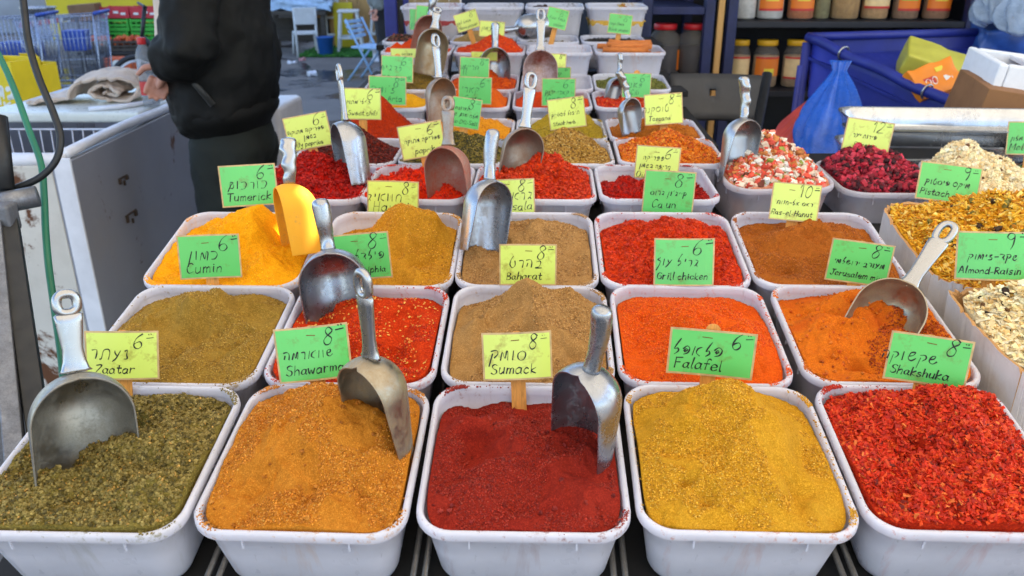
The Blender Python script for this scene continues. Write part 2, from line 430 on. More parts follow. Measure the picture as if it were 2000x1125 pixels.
def pick_cols(pal, n, rng, var=.18):
    pal_ = np.array([lin(c) for c, _ in pal]); w_ = np.array([k for _, k in pal], float); w_ /= w_.sum()
    return np.clip(pal_[rng.choice(len(pal), n, p=w_)] * rng.uniform(1 - var, 1 + var, (n, 1)), 0, 1)
def scatter(hp, name, shape, n, size, pal, parent, seed, lift=0, tilt=.6, rim=.97, smooth=False, sv=.3, jit=.12, layers=1, mask=None):
    rng = np.random.RandomState(seed); u = rng.uniform(-rim, rim, n); v = rng.uniform(-rim, rim, n)
    if mask is not None:
        k = mask(u, v); u, v = u[k], v[k]; n = len(u)
    x, y = hp.xy(u, v); z = hp.H(u, v) + lift + rng.uniform(-.4, .6, n) * size[2]
    if layers > 1: z = z - rng.uniform(0, layers, n) * size[1] * .5
    s = np.array(size)[None] * rng.uniform(1 - sv, 1 + sv, (n, 1)) * rng.uniform(.85, 1.15, (n, 3))
    me = pieces_mesh(name, shape, np.stack([x, y, z], 1), s, pick_cols(pal, n, rng), rng, tilt, jit, smooth)
    o = link(name, me, parent); o['kind'] = 'stuff'
    return o

# ------------------------------------------------------------------ the rows of tubs
# row: name, front rim row in the photo, view depth, tilt, W, L, h, x range of each tub (photo px at the front rim)
ROWS = [
 ('front row', 1046, .791, 9.5, .2175, .232, .100, [(-110, 345), (350, 789), (802, 1240), (1249, 1697), (1707, 2150)]),
 ('second row', 752, .997, 9.5, .2175, .232, .100, [(124, 494), (497, 847), (853, 1206), (1211, 1562), (1580, 1935)]),
 ('third row', 560, 1.195, 11, .2175, .232, .100, [(260, 582), (588, 882), (883, 1174), (1175, 1477), (1480, 1790)]),
 ('fourth row', 390, 1.437, 2, .2175, .222, .095, [(456, 706), (690, 912), (914, 1168), (1172, 1414)]),
 ('fifth row', 320, 1.645, 2, .2175, .214, .090, [(556, 768), (770, 985), (990, 1205), (1209, 1424)]),
 ('sixth row', 272, 1.843, 2, .2175, .214, .090, [(640, 815), (815, 1002), (1005, 1190), (1192, 1383)]),
 ('seventh row', 211, 2.20, 3, .2175, .222, .090, [(668, 832), (834, 995), (999, 1160), (1162, 1328)]),
 ('eighth row', 175, 2.38, 4, .2175, .222, .090, [(706, 866), (868, 1012), (1014, 1161), (1162, 1314)]),
 ('ninth row', 103, 2.574, 1, .23, .21, .110, [(738, 880), (882, 1026), (1026, 1160), (1163, 1304)]),
 ('tenth row', 82, 2.78, 1, .224, .21, .095, [(741, 868), (875, 1005), (1007, 1133), (1137, 1266)]),
 ('back row', 14, 2.98, 1, .23, .21, .125, [(777, 901), (903, 1023), (1024, 1143), (1147, 1269)]),
]
POS = ['far left', 'second from left', 'in the middle', 'fourth from left', 'far right']
POS4 = ['far left', 'second from left', 'third from left', 'far right']
O = {}
def spice(c1, c2, **k): return dict(c1=c1, c2=c2, **k)
# desc, powder colours, base level, bumps (u, v, height, spread), extra
TUBS = {
 (0,0): ('clumpy olive green zaatar herb mix', spice((112,98,44),(138,120,58), gs=420, bump=1), -.004, [(.2,.2,.02,.9),(-.1,.45,-.02,.3)], dict(clump=.0035, amp=.004)),
 (0,1): ('ochre orange curry powder', spice((184,110,26),(202,132,46), speck=(236,190,90)), -.006, [(.1,.35,.046,.8),(.75,.2,.012,.3)], dict(amp=.003)),
 (0,2): ('dark brick red sumac powder', spice((132,30,20),(156,46,30), speck=(190,90,60), speck_amt=.8), -.010, [(.0,-.1,.016,.9),(.0,.75,-.012,.35),(-.6,.8,-.014,.3)], dict(amp=.0022)),
 (0,3): ('mustard yellow spice powder', spice((190,134,22),(208,156,46), speck=(240,206,100)), -.006, [(-.05,.45,.05,.62),(.3,.2,.012,.6),(-.6,.0,.008,.5)], dict(amp=.0018)),
 (0,4): ('bright red chilli flakes', spice((160,30,10),(190,48,14), gs=300, bump=1), -.002, [(.25,.1,.036,.85)], dict(clump=.002)),
 (1,0): ('olive brown ground cumin', spice((146,110,38),(168,134,60), speck=(196,170,84)), -.012, [(.05,.25,.042,.75),(.8,.6,.016,.3)], dict(amp=.003)),
 (1,1): ('coarse red spice mix with pale flecks', spice((184,44,10),(206,64,16), speck=(240,190,80), speck_amt=.62, gs=420), -.004, [(.1,.5,.012,.7),(.4,-.1,-.006,.6)], dict(amp=.003)),
 (1,2): ('sandy brown spice with a tall peak', spice((156,112,60),(180,138,84), speck=(214,176,112)), -.012, [(-.02,.42,.052,.4),(0,0,.022,.8),(.6,.7,.02,.35)], dict(amp=.002)),
 (1,3): ('bright orange falafel spice', spice((216,76,10),(228,100,20), speck=(240,150,60)), -.010, [(.1,.3,.026,.8),(-.1,-.3,.01,.6)], dict(amp=.0025)),
 (1,4): ('two toned orange rust powder', spice((208,98,18),(218,120,26), patch=(176,70,18), speck=(230,150,70)), -.006, [(.35,.35,.034,.8)], dict(amp=.004)),
 (2,0): ('yolk yellow turmeric powder', spice((246,158,6),(250,176,24), gs=800, bump=.35), -.010, [(.12,.5,.052,.55),(.1,.1,.02,.8),(-.75,-.1,.01,.3)], dict(amp=.0035)),
 (2,1): ('golden ochre spice powder', spice((184,122,22),(204,146,44), speck=(224,182,84)), -.016, [(.12,.45,.058,.5),(.72,.4,.04,.4)], dict(amp=.002)),
 (2,2): ('tan brown baharat spice', spice((158,114,64),(182,140,88), speck=(212,170,110)), -.010, [(.1,.4,.036,.7)], dict(amp=.002)),
 (2,3): ('clumpy orange red grill spice', spice((202,48,12),(214,66,18), gs=500), -.010, [(.05,.4,.022,.8),(-.1,.75,.012,.4)], dict(amp=.005, clump=.0015)),
 (2,4): ('rust brown spice powder', spice((156,82,24),(174,98,32), speck=(206,140,70)), -.008, [(.1,.3,.02,.9)], dict(amp=.003)),
 (3,0): ('crumbly deep red oily paprika', spice((168,14,8),(188,26,10), gs=420, bump=.9), -.004, [(.0,.15,.05,.75)], dict(amp=.005, clump=.004)),
 (3,1): ('scarlet sweet paprika', spice((204,34,8),(218,54,14), gs=500), -.004, [(.15,.3,.024,.8)], dict(amp=.005, clump=.002)),
 (3,2): ('crumbly orange red spice', spice((202,50,12),(214,66,20), gs=460, bump=.8), -.006, [(.15,.3,.045,.65)], dict(amp=.005, clump=.0035)),
 (3,3): ('dark red hot paprika, low in the tub', spice((172,22,10),(190,34,14), gs=460, bump=.8), -.020, [(-.1,.3,.012,.6)], dict(amp=.005, clump=.003)),
 (4,0): ('dark maroon chilli flakes', spice((86,20,10),(110,30,14), gs=300, bump=1), -.006, [(-.2,.35,.062,.8)], {}),
 (4,1): ('dark mixed green and black seeds', spice((96,84,34),(120,104,48), gs=300, bump=1), -.006, [(0,.3,.045,.8)], {}),
 (4,2): ('golden brown crushed seeds', spice((150,112,44),(176,136,64), gs=300, bump=1), -.006, [(0.0,.4,.045,.75)], {}),
 (4,3): ('orange dried pepper flakes', spice((204,96,16),(220,124,30), gs=300, bump=1), -.004, [(.05,.3,.045,.75)], {}),
 (5,0): ('tall red brown chilli powder heap', spice((160,42,12),(174,54,16)), -.006, [(-.05,.2,.075,.7)], dict(amp=.002)),
 (5,1): ('orange ochre seasoned salt', spice((198,126,22),(210,140,36)), -.008, [(.0,.2,.05,.7)], dict(amp=.002)),
 (5,2): ('yellowish olive steak spice', spice((150,124,32),(164,138,44)), -.006, [(.1,.2,.052,.75)], dict(amp=.002)),
 (5,3): ('cinnamon brown ground spice', spice((160,88,26),(174,102,34)), -.008, [(.1,.2,.045,.75)], dict(amp=.003)),
 (6,0): ('golden yellow spice powder', spice((210,148,24),(222,164,40)), -.010, [(.3,.2,.025,.7)], dict(amp=.003)),
 (6,1): ('deep orange curry heap', spice((204,84,18),(214,102,30)), -.004, [(.15,.1,.06,.7)], dict(amp=.002)),
 (6,2): ('rusty red curry spice', spice((186,54,18),(200,72,28)), -.006, [(.0,.1,.02,.8)], dict(amp=.004)),
 (6,3): ('glossy red orange pepper flakes', spice((180,40,12),(200,56,18), gs=300), -.004, [(0,.1,.01,.8)], {}),
 (7,0): ('brown green fish grill herbs', spice((116,90,34),(134,106,46), gs=350), -.004, [(.05,.3,.045,.75)], {}),
 (7,1): ('orange red crushed pepper', spice((206,76,18),(218,96,30)), -.004, [(-.1,.3,.04,.8)], dict(amp=.003)),
 (7,3): ('dry green herb leaves', spice((108,110,44),(126,126,60), gs=350), -.006, [(0,.1,.004,.9)], {}),
 (8,0): ('vermilion ground pepper', spice((204,60,14),(214,76,24)), -.004, [(-.1,.3,.03,.8)], dict(amp=.004)),
 (8,1): ('domed orange red crushed chilli', spice((204,58,18),(216,78,30)), -.004, [(.1,.2,.045,.8)], dict(amp=.002)),
 (9,0): ('mixed brown and pink peppercorns', spice((80,56,40),(106,76,54), gs=300), -.006, [(.1,.2,.02,.8)], {}),
 (9,1): ('pale brown ground pepper', spice((158,124,70),(174,142,90)), -.004, [(-.1,.2,.028,.8)], dict(amp=.002)),
 (9,2): ('grey brown coriander seeds', spice((140,122,92),(160,142,112), gs=300), -.014, [(0,0,.003,.8)], {}),
 (9,3): ('black peppercorns', spice((52,46,42),(74,66,60), gs=300), -.014, [(-.2,.2,.006,.8)], {}),
 (10,0): ('reddish dried hibiscus, low in the tub', spice((150,60,62),(166,80,80)), -.05, [(0,.1,.01,.8)], {}),
 (10,1): ('grey ground pepper, low in the tub', spice((96,88,80),(116,106,96)), -.028, [(0,.3,.012,.8)], {}),
 (10,2): ('dark whole cloves, low in the tub', spice((70,52,44),(92,70,58)), -.022, [(-.4,.4,.012,.6)], {}),
 (10,3): ('yellow dried petals and stems', spice((190,150,60),(206,168,84)), -.05, [(.3,.4,.05,.45)], {}),
}
DUST = {(0,0):(150,140,100),(0,1):(206,150,80),(0,2):(150,70,40),(0,3):(200,110,50),(0,4):(200,80,40)}
for ri, (rname, yF, d, tilt, W, L, h, cols) in enumerate(ROWS):
    for ci, (xl, xr) in enumerate(cols):
        t = TUBS.get((ri, ci)); where = (POS if len(cols) == 5 else POS4)[ci]
        fr = P((xl + xr) / 2, yF, d)
        desc = t[0] if t else {(7, 2): 'only an orange powder stain', (8, 2): 'a thin tan residue', (8, 3): 'cinnamon sticks'}[(ri, ci)]
        rs = random.Random(ri * 10 + ci)
        dust = DUST.get((ri, ci)) or (t[1]['c2'] if t else (206, 120, 60))
        W = (xr - xl - 2) / FPX * d
        o = place_tub(fr, W, L, h, R(tilt), YAW + R(rs.uniform(-.6, .6)), 'white plastic tub of %s, %s, %s' % (desc.split(',')[0], rname, where), dust)
        O[(ri, ci)] = o
        if not t: continue
        name, sp, base, bumps, ex = t
        hp = Heap(W, L, h, base, [(a_, b_, c_ * (1.12 if ri == 0 else 1.04), d_) for a_, b_, c_, d_ in bumps], 100 + ri * 10 + ci, ex.get('amp', .0025), 1, ex.get('clump', 0), edge=(-.001, -.004, -.005)[ri] if ri < 3 else -.006, back=(.012, .015, .018)[ri] if ri < 3 else .018, macro=.015 if ri < 3 else .010)
        if ri < 3: sp = {k_: (tuple(x * .93 for x in v_) if k_ in ('c1', 'c2') else v_) for k_, v_ in sp.items() if k_ != 'speck'}
        mat = m_spice('spice_%d_%d' % (ri, ci), **sp)
        res = 130 if ri < 3 else (90 if ri < 6 else 56)
        ho = link('spice_heap', hp.mesh('spice_heap', mat, res), None, o.location, o.rotation_euler)
        low = ', low in the tub' in name
        tag(ho, '%s, heap in the %s, %s' % (name.replace(', low in the tub', ''), rname, where), 'spice heap', 'heaps of spice in the tubs')
        O[('h', ri, ci)] = ho; O[('hp', ri, ci)] = hp
def sc(ri, ci, *a, **k):
    return scatter(O[('hp', ri, ci)], a[0], *a[1:5], O[('h', ri, ci)], 500 + ri * 10 + ci + k.pop('sd', 0), **k)
def shade(c, k): return tuple(min(255, x * k) for x in c)
GR = {(0,1): (15000, .0019), (0,2): (15000, .0017), (0,3): (16000, .0018), (1,0): (11000, .0018), (1,1): (10000, .0022), (1,2): (11000, .0019), (1,3): (11000, .0019), (1,4): (12000, .0021), (2,0): (6000, .0016), (2,1): (8000, .0018), (2,2): (8000, .0019), (2,3): (8000, .0022), (2,4): (9000, .0019), (3,1): (3500, .0024), (3,3): (3500, .0024), (5,0): (2500, .0024), (5,1): (2500, .0024), (5,2): (2500, .0024), (5,3): (2500, .0024)}
for (ri, ci), (n, s_) in GR.items():
    sp = TUBS[(ri, ci)][1]; a_, b_ = sp['c1'], sp['c2']; pal = [(shade(a_, .94), 2), (shade(a_, 1.04), 4), (shade(b_, 1.04), 4), (shade(b_, 1.18), 2)]
    if sp.get('speck'): pal.append((shade([(x + y) / 2 for x, y in zip(b_, sp['speck'])], 1.0), .9))
    mk = None
    if sp.get('patch'): pal = [(sp['patch'], 5), (shade(sp['patch'], .8), 2), (a_, 1)]; mk = lambda u, v: (u > .15 + .3 * np.sin(v * 3))
    if mk is None:
        N2 = Noise(ri * 17 + ci); mk = lambda u, v, N2=N2: N2.fbm(u * 2.2 + 9, v * 2.2 + 5, 3) > -.12
    sc(ri, ci, 'grains', 'grain', n, (s_, s_, s_ * .8), pal, sv=.5, jit=.1, tilt=1.2, lift=s_ * .1, mask=mk, sd=3)
for (ri, ci), n, s_ in (((3,0), 3400, .0046), ((3,2), 3200, .0044), ((2,3), 2000, .0034), ((3,1), 1500, .0034), ((3,3), 1800, .004), ((0,2), 90, .0032), ((0,1), 60, .0032), ((1,4), 300, .003)):
    sp = TUBS[(ri, ci)][1]; a_, b_ = sp['c1'], sp['c2']
    sc(ri, ci, 'crumbs', 'lump', n, (s_, s_, s_ * .8), [(a_, 3), (b_, 4), (shade(a_, .92), 2)], sv=.6, jit=.35, tilt=1, sd=5)
def spill(ri, ci, n, s_, seed):
    # grains and smears left on the rim of the tub, in a few clusters
    hp = O[('hp', ri, ci)]; rng = np.random.RandomState(seed); loop = np.array(rrect(hp.hw + .0055, hp.hl + .0055, .033, 9)); m = len(loop)
    cen = rng.uniform(0, m, 7); t = (cen[rng.choice(7, n, p=rng.dirichlet(np.ones(7) * .8))] + rng.normal(0, 1.3, n)) % m; i = t.astype(int) % m; f = (t - t.astype(int))[:, None]
    seg = np.minimum(np.linalg.norm(loop[(i + 1) % m] - loop[i], axis=1), 1)[:, None]; p = loop[i] * (1 - f) + loop[(i + 1) % m] * f
    p = p * (1 + rng.uniform(-.04, .012, (n, 1))); z = np.full(n, hp.h - .0002) - np.clip(np.linalg.norm(p, axis=1) - 9, 0, 0)
    sp = TUBS[(ri, ci)][1]; s = np.ones((n, 3)) * s_ * rng.uniform(.5, 1.5, (n, 1)); s[:, 2] *= .6
    o = link('spilled_grains', pieces_mesh('spilled_grains', 'grain', np.stack([p[:, 0], p[:, 1], z], 1), s, pick_cols([(sp['c1'], 3), (sp['c2'], 3)], n, rng), rng, .5, .2, False), O[('h', ri, ci)]); o['kind'] = 'stuff'
for ri in range(6):
    for ci in range(len(ROWS[ri][7])):
        if (ri, ci) in TUBS: spill(ri, ci, 420 if ri < 3 else 240, .0021 if ri < 3 else .0026, 700 + ri * 10 + ci)
sc(0, 0, 'clumps', 'lump', 10000, (.0027, .0026, .0023), [((134,116,58),5),((158,138,76),3),((96,84,42),2)], sv=.5, jit=.3)
sc(0, 0, 'sesame_seeds', 'seed', 800, (.0034, .0024, .0016), [((206,160,84),2),((190,140,60),1)], sd=7, smooth=True)
sc(0, 4, 'flakes', 'flake', 8000, (.0080, .0028, .0010), [((208,48,14),5),((222,74,22),3),((176,34,10),3),((234,120,50),.3),((116,24,10),.6)], sv=.5, tilt=.7, jit=.4)
sc(1, 1, 'flecks', 'flake', 500, (.0028, .0022, .0008), [((236,176,80),3),((226,120,40),2)], sv=.4)
for ci, pal, nm, sh, sz in ((0, [((96,22,12),4),((60,12,8),3),((140,40,18),2)], 'flakes', 'flake', (.0042, .0026, .001)),
        (1, [((70,66,26),4),((140,122,52),3),((40,38,22),3),((176,150,84),1)], 'seeds', 'seed', (.0042, .0024, .002)),
        (2, [((186,140,62),4),((150,108,44),3),((96,66,26),1.2),((214,178,104),2)], 'seeds', 'seed', (.0046, .0028, .0022)),
        (3, [((222,120,20),4),((200,76,14),2),((236,152,44),2),((160,60,14),1)], 'flakes', 'flake', (.005, .003, .0012))):
    sc(4, ci, nm, sh, 5200, sz, pal, sv=.35, jit=.3)
sc(6, 3, 'flakes', 'flake', 2600, (.0062, .004, .0014), [((206,56,14),4),((180,30,10),3),((230,110,30),1.5)], sv=.4, jit=.3)
sc(7, 0, 'herbs', 'flake', 1800, (.0055, .002, .001), [((126,98,40),3),((96,80,30),3),((156,124,60),1)])
sc(7, 1, 'flakes', 'flake', 1500, (.0042, .003, .001), [((214,84,20),3),((196,60,16),2)])
sc(7, 3, 'herbs', 'flake', 2200, (.006, .003, .0012), [((104,106,40),3),((130,130,62),3),((84,86,34),2)], sv=.4)
sc(8, 1, 'flakes', 'flake', 1500, (.004, .003, .001), [((214,70,24),3),((190,46,14),2),((226,110,50),1)])
sc(9, 0, 'peppercorns', 'lump', 1100, (.006, .006, .006), [((70,40,28),3),((120,80,56),2),((44,30,24),2),((150,60,50),1)], smooth=True, jit=.05)
sc(9, 2, 'seeds', 'lump', 1500, (.0044, .0044, .0044), [((160,142,110),3),((130,112,84),2)], smooth=True, jit=.05)
sc(9, 3, 'peppercorns', 'lump', 1400, (.005, .005, .005), [((54,48,44),3),((80,70,62),1.5),((34,30,28),2)], smooth=True, jit=.08)
sc(10, 2, 'cloves', 'seed', 500, (.009, .004, .004), [((70,48,40),3),((96,70,56),1)])
sc(10, 3, 'petals', 'flake', 700, (.014, .006, .002), [((206,168,60),3),((196,110,40),2),((170,150,80),2)], sv=.5)
# cinnamon sticks lie in the far right tub of the ninth row
tb = O[(8, 3)]; M['cinnamon'] = m_wood('cinnamon_bark', (198, 112, 46), 50, .75, (1, 6, 6))
rs = random.Random(5)
for k in range(20):
    mb = MB(); Ln = rs.uniform(.10, .15); r0 = rs.uniform(.007, .0105)
    pr = []
    for s_ in range(26):       # a scroll of bark curled in from both sides
        a = s_ / 25 * 4.2 * math.pi; rr = r0 * (1 - .035 * abs(s_ - 12.5))
        pr.append((rr * math.cos(a * .75), rr * math.sin(a * .75)))
    ring = lambda x: [Vector((x, p[0], p[1])) for p in pr]
    mb.loft([ring(-Ln / 2), ring(-Ln / 6), ring(Ln / 6), ring(Ln / 2)], 0, False, False)
    o = mb.build('cinnamon_stick', M['cinnamon'], None, True)
    sm = o.modifiers.new('thick', 'SOLIDIFY'); sm.thickness = .0014
    loc = tb.matrix_basis @ Vector((rs.uniform(-.03, .03), rs.uniform(-.075, .075), .078 + .014 * (k // 5) + rs.uniform(0, .006)))
    o.location = loc; o.rotation_euler = (rs.uniform(0, 6), rs.uniform(-.1, .12), rs.uniform(-.3, .3) - .1)
    tag(o, 'curled cinnamon bark stick in the far right tub of the ninth row', 'cinnamon stick', 'cinnamon sticks piled in one tub')

# ------------------------------------------------------------------ right hand column: dried fruit, nuts, cardboard trays
def extra_tub(xl, xr, yF, d, tilt, yaw, L, h, label, dust, clear=True, rad=.045):
    W = (xr - xl) / FPX * d
    return place_tub(P((xl + xr) / 2, yF, d), W, L, h, R(tilt), R(yaw), label, dust, clear, rad), W
FR = [('candied', 1428, 1648, 370, 1.56, 8, 4, .20, .115, 'diced pale and coral candied fruit', [(.05,.35,.055,.8)], -.006),
      ('berries', 1655, 1850, 378, 1.58, 3, -1, .23, .115, 'dark crimson dried berries', [(.0,.45,.056,.8)], -.004),
      ('nuts', 1880, 2085, 378, 1.58, 3, -1, .23, .115, 'cream chopped nuts', [(-.25,.5,.062,.8)], -.006),
      ('melon', 1962, 2160, 350, 1.86, 3, -1, .20, .10, 'red and green candied melon cubes', [(.1,.2,.02,.9)], -.006)]
for nm, xl, xr, yF, d, tl, yw, L, h, desc, bumps, base in FR:
    o, W = extra_tub(xl, xr, yF, d, tl, yw, L, h, 'frosted plastic tub of ' + desc, (210, 196, 190))
    hp = Heap(W, L, h, base, bumps, 900 + xl, .005, 1.6, back=.004)
    cm = {'candied': ((200,120,90),(214,150,120)), 'berries': ((96,14,26),(120,24,36)), 'nuts': ((232,208,160),(240,220,180)), 'melon': ((196,60,44),(210,90,60))}[nm]
    ho = link('fruit_heap' if nm != 'nuts' else 'nut_heap', hp.mesh('heap', m_spice('base_' + nm, *cm, gs=200), 70), None, o.location, o.rotation_euler)
    tag(ho, desc + ' heaped in a frosted plastic tub', 'dried fruit' if nm != 'nuts' else 'chopped nuts', 'heaps of dried fruit and nuts')
    O[nm] = (o, hp, ho)
def sx(nm, name, shape, n, size, pal, sd, **k): return scatter(O[nm][1], name, shape, n, size, pal, O[nm][2], sd, **k)
cp = [((226,84,62),4),((236,214,190),3),((240,236,226),2.4),((206,130,70),2.4),((150,164,70),.8),((120,60,40),.8),((236,130,110),2)]
sx('candied', 'fruit_cubes', 'box', 1500, (.0088, .0088, .0078), cp, 61, sv=.3, jit=.12, rim=.93, tilt=.9)
sx('candied', 'fruit_chunks', 'lump', 240, (.013, .009, .008), cp, 62, sv=.4, jit=.2, smooth=True, rim=.9, lift=.003)
bp = [((110,18,32),4),((170,28,50),3),((58,12,22),3),((206,64,84),1)]
sx('berries', 'berries', 'lump', 1500, (.0105, .0095, .009), bp, 63, sv=.35, jit=.14, smooth=True, rim=.95)
sx('berries', 'berry_cubes', 'box', 300, (.009, .008, .008), [((206,56,78),2),((160,24,44),2)], 64, jit=.15, rim=.9, lift=.002, tilt=.9)
npal = [((250,230,186),5),((240,212,160),3),((252,242,214),2),((120,76,44),.3)]
sx('nuts', 'nut_pieces', 'lump', 1900, (.009, .0075, .006), npal, 65, sv=.4, jit=.3, rim=.95)
sx('melon', 'melon_cubes', 'box', 900, (.011, .01, .01), [((222,60,44),4),((236,110,70),2),((150,180,80),1.4),((240,220,190),1)], 66, jit=.12, rim=.93, tilt=.9)

def m_cardboard(name, inner=(176, 128, 74), outer=(212, 200, 190)):
    n = NT(name); co = n.coord(); mp = n.n('Mapping'); mp.inputs['Scale'].default_value = (1, 1, 40); n.l(co, mp.inputs[0])
    f = n.noise(12, 5, .7, co); s_ = n.noise(30, 2, .5, mp.outputs[0])
    n.set(Base_Color=n.mix(n.ramp(f, [(.45, (0, 0, 0)), (.75, (.6, .6, .6))]), rgba(outer), rgba(inner, .9)), Roughness=.85); n.bump(f, .25, .003)
    return n.m
M['card_in'] = m_cardboard('cardboard_raw', (150, 104, 56), (186, 140, 88)); M['card_out'] = m_cardboard('cardboard_printed', (196, 170, 150), (222, 212, 206))
def tray_box(bl, fl, width, hgt, label, seed, c=.045):
    """open cardboard tray: bl, fl = back and front corner of its left rim"""
    ax = (bl - fl); L = ax.length; yaw = math.atan2(-ax.x, ax.y); tilt = math.asin(ax.z / L)
    rot = Euler((tilt, 0, yaw)); mt = rot.to_matrix(); loc = fl + mt @ Vector((width / 2, L / 2, -hgt))
    root = empty('cardboard_tray', loc, rot); tag(root, label, 'cardboard tray', 'cardboard trays of dried mixes')
    rs = random.Random(seed); th = .006; N_ = Noise(seed)
    def wall(name, a, b, nrm):
        a, b, nrm = Vector(a), Vector(b), Vector(nrm); n = 26; mb = MB(); vs = []
        for i in range(n + 1):
            p = a.lerp(b, i / n); wv = float(N_.fbm(np.array([i * .35 + seed]), np.array([a.x * 9 + a.y * 5]), 3)[0])
            top = hgt + .004 * wv - (.008 * max(0, math.sin(i * .9 + seed)) if i % 5 == 0 else 0)
            bow = nrm * (.006 * math.sin(math.pi * i / n) + .002 * wv)
            for off, z in ((0, 0), (0, top), (-th, top - .002), (-th, .004)):
                vs.append(p + bow * (z / hgt) + nrm * off + Vector((0, 0, z)))
        fo, fi = [], []
        for i in range(n):
            k = i * 4
            fo.append((k, k + 4, k + 5, k + 1)); fi.append((k + 1, k + 5, k + 6, k + 2)); fi.append((k + 2, k + 6, k + 7, k + 3))
        fi += [(0, 1, 2, 3), (n * 4 + 3, n * 4 + 2, n * 4 + 1, n * 4)]
        mb.add(vs, fo, 0); b0 = len(mb.v) - len(vs); mb.f += [tuple(q + b0 for q in f) for f in fi]; mb.m += [1] * len(fi)
        return mb.build(name, [M['card_out'], M['card_in']], root)
    hw, hl = width / 2, L / 2
    pts = [(-hw, -hl + c, 0), (-hw, hl - c, 0), (-hw + c, hl, 0), (hw - c, hl, 0), (hw, hl - c, 0), (hw, -hl + c, 0), (hw - c, -hl, 0), (-hw + c, -hl, 0)]
    for i in range(8):
        a, b = Vector(pts[i]), Vector(pts[(i + 1) % 8]); d_ = (b - a).normalized()
        wall('side_panel' if i % 2 == 0 else 'corner_flap', a, b, (-d_.y, d_.x, 0))
    mb = MB(); mb.add([Vector(p) * .97 + Vector((0, 0, .003)) for p in pts] + [Vector(p) * .97 + Vector((0, 0, .009)) for p in pts], [tuple(range(8)), tuple(range(8, 16))[::-1]] + [(i, (i + 1) % 8, 8 + (i + 1) % 8, 8 + i) for i in range(8)])
    mb.build('bottom_panel', M['card_in'], root)
    return root, L
b1, L1 = tray_box(P(1714, 392, 1.52), P(1838, 560, 1.20), .36, .085, 'cardboard tray heaped with yellow shredded mix', 3)
b2, L2 = tray_box(P(1846, 566, 1.185), P(2012, 740, .955), .34, .085, 'cardboard tray of white flakes and raisins, nearer the front', 8, .018)
for key, root, L, Wd, desc, cm, bumps, base in (('mixy', b1, L1, .36, 'shredded yellow mix with green raisins', ((216,150,24),(232,176,50)), [(-.1,.25,.062,.8)], -.002),
                             ('mixw', b2, L2, .34, 'white flakes with dark raisins', ((236,212,164),(244,226,184)), [(.2,.2,.05,.9)], .004)):
    hp = Heap(Wd, L, .085, base, bumps, 77 if key == 'mixy' else 78, .006, 1.3, ins=.007, back=.0, edge=-.010)
    ho = link('dried_mix_heap', hp.mesh('heap', m_spice('base_' + key, *cm, gs=160), 90), None, root.location, root.rotation_euler)
    tag(ho, desc + ' heaped in a cardboard tray', 'dried mix', 'heaps of dried fruit and nuts')
    O[key] = (root, hp, ho)
sx('mixy', 'shreds', 'flake', 11000, (.0135, .0026, .0015), [((226,160,24),5),((240,190,60),3),((200,126,14),3),((246,216,120),1)], 71, sv=.5, tilt=.5, jit=.5, rim=.97)
sx('mixy', 'raisins', 'lump', 110, (.013, .009, .008), [((60,40,22),2),((124,110,40),2)], 72, sv=.3, smooth=True, jit=.2, rim=.9)
sx('mixy', 'onion_chips', 'flake', 220, (.014, .008, .002), [((246,210,110),2),((240,190,70),2)], 73, sv=.4, jit=.3, rim=.93, lift=.002)
sx('mixw', 'flakes', 'flake', 7500, (.015, .005, .0015), [((248,224,170),5),((250,236,200),4),((228,190,126),2)], 74, sv=.5, tilt=.45, jit=.4)
sx('mixw', 'raisins', 'lump', 100, (.011, .0065, .006), [((44,28,20),3),((110,74,40),1),((170,130,60),1)], 75, sv=.3, smooth=True, jit=.2, rim=.93, lift=.002)

# ------------------------------------------------------------------ the stall that carries the tubs
stall = empty('spice_stall', (0, .6, 0)); tag(stall, 'dark stepped stall frame carrying the rows of white spice tubs', 'market stall')
def board(y0, z0, y1, z1, x0, x1, nm='shelf_board', th=.018, mat=None):
    a = math.atan2(z1 - z0, y1 - y0); ln = math.hypot(y1 - y0, z1 - z0)
    MB().box(((x0 + x1) / 2, (y0 + y1) / 2 - .6, (z0 + z1) / 2 - th / 2), (x1 - x0, ln, th), Matrix.Rotation(a, 3, 'X')).build(nm, mat or M['dark'], stall, bevel=.002)
M['rail'] = m_metal('stall_rail', (104, 100, 96), (70, 60, 50), .5)
def rowz(i):   # floor line under a row of tubs
    _, yF, d, t, W, L, h, c = ROWS[i]; p = P(1000, yF, d); return p.y, p.z - h - .004
y0, z0 = rowz(0); y2, z2 = rowz(2)
board(y0 - .03, z0 - .008, 1.37, z0 + (1.37 - y0) * math.tan(R(9.6)) - .004, -.56, 1.02)
y3, z3 = rowz(3); y5, z5 = rowz(5)
board(y3 - .02, z3 - .002, 2.08, z3 + .02, -.56, .98); y6, z6 = rowz(6); board(y6 - .02, z6 - .004, 2.66, z6 + .02, -.5, .56)
y8, z8 = rowz(8); board(y8 - .02, z8 - .002, 3.06, z8 + .004, -.5, .56); y10, z10 = rowz(10); board(y10 - .02, z10 - .002, 3.40, z10 + .002, -.5, .56)
for x in (-.32, -.105, .105, .345, .6):      # metal runners between the tub columns
    for s_ in (0, .012):
        a = Vector((x + s_, y0 - .6 - .02, z0 + .012)); b = Vector((x + s_ + .02, .72, z0 + .012 + (1.32 - y0) * math.tan(R(9.6))))
        MB().bar(a, b, .0035, 8).build('runner', M['rail'], stall, True)
for x, y, z in ((-.68, .66, .86), (.98, .66, .86), (-.5, 2.0, .98), (.9, 2.0, .98), (-.46, 3.3, 1.1), (.52, 3.3, 1.1)):
    MB().box((x, y - .6, z / 2), (.04, .04, z)).build('leg', M['dark'], stall, bevel=.002)
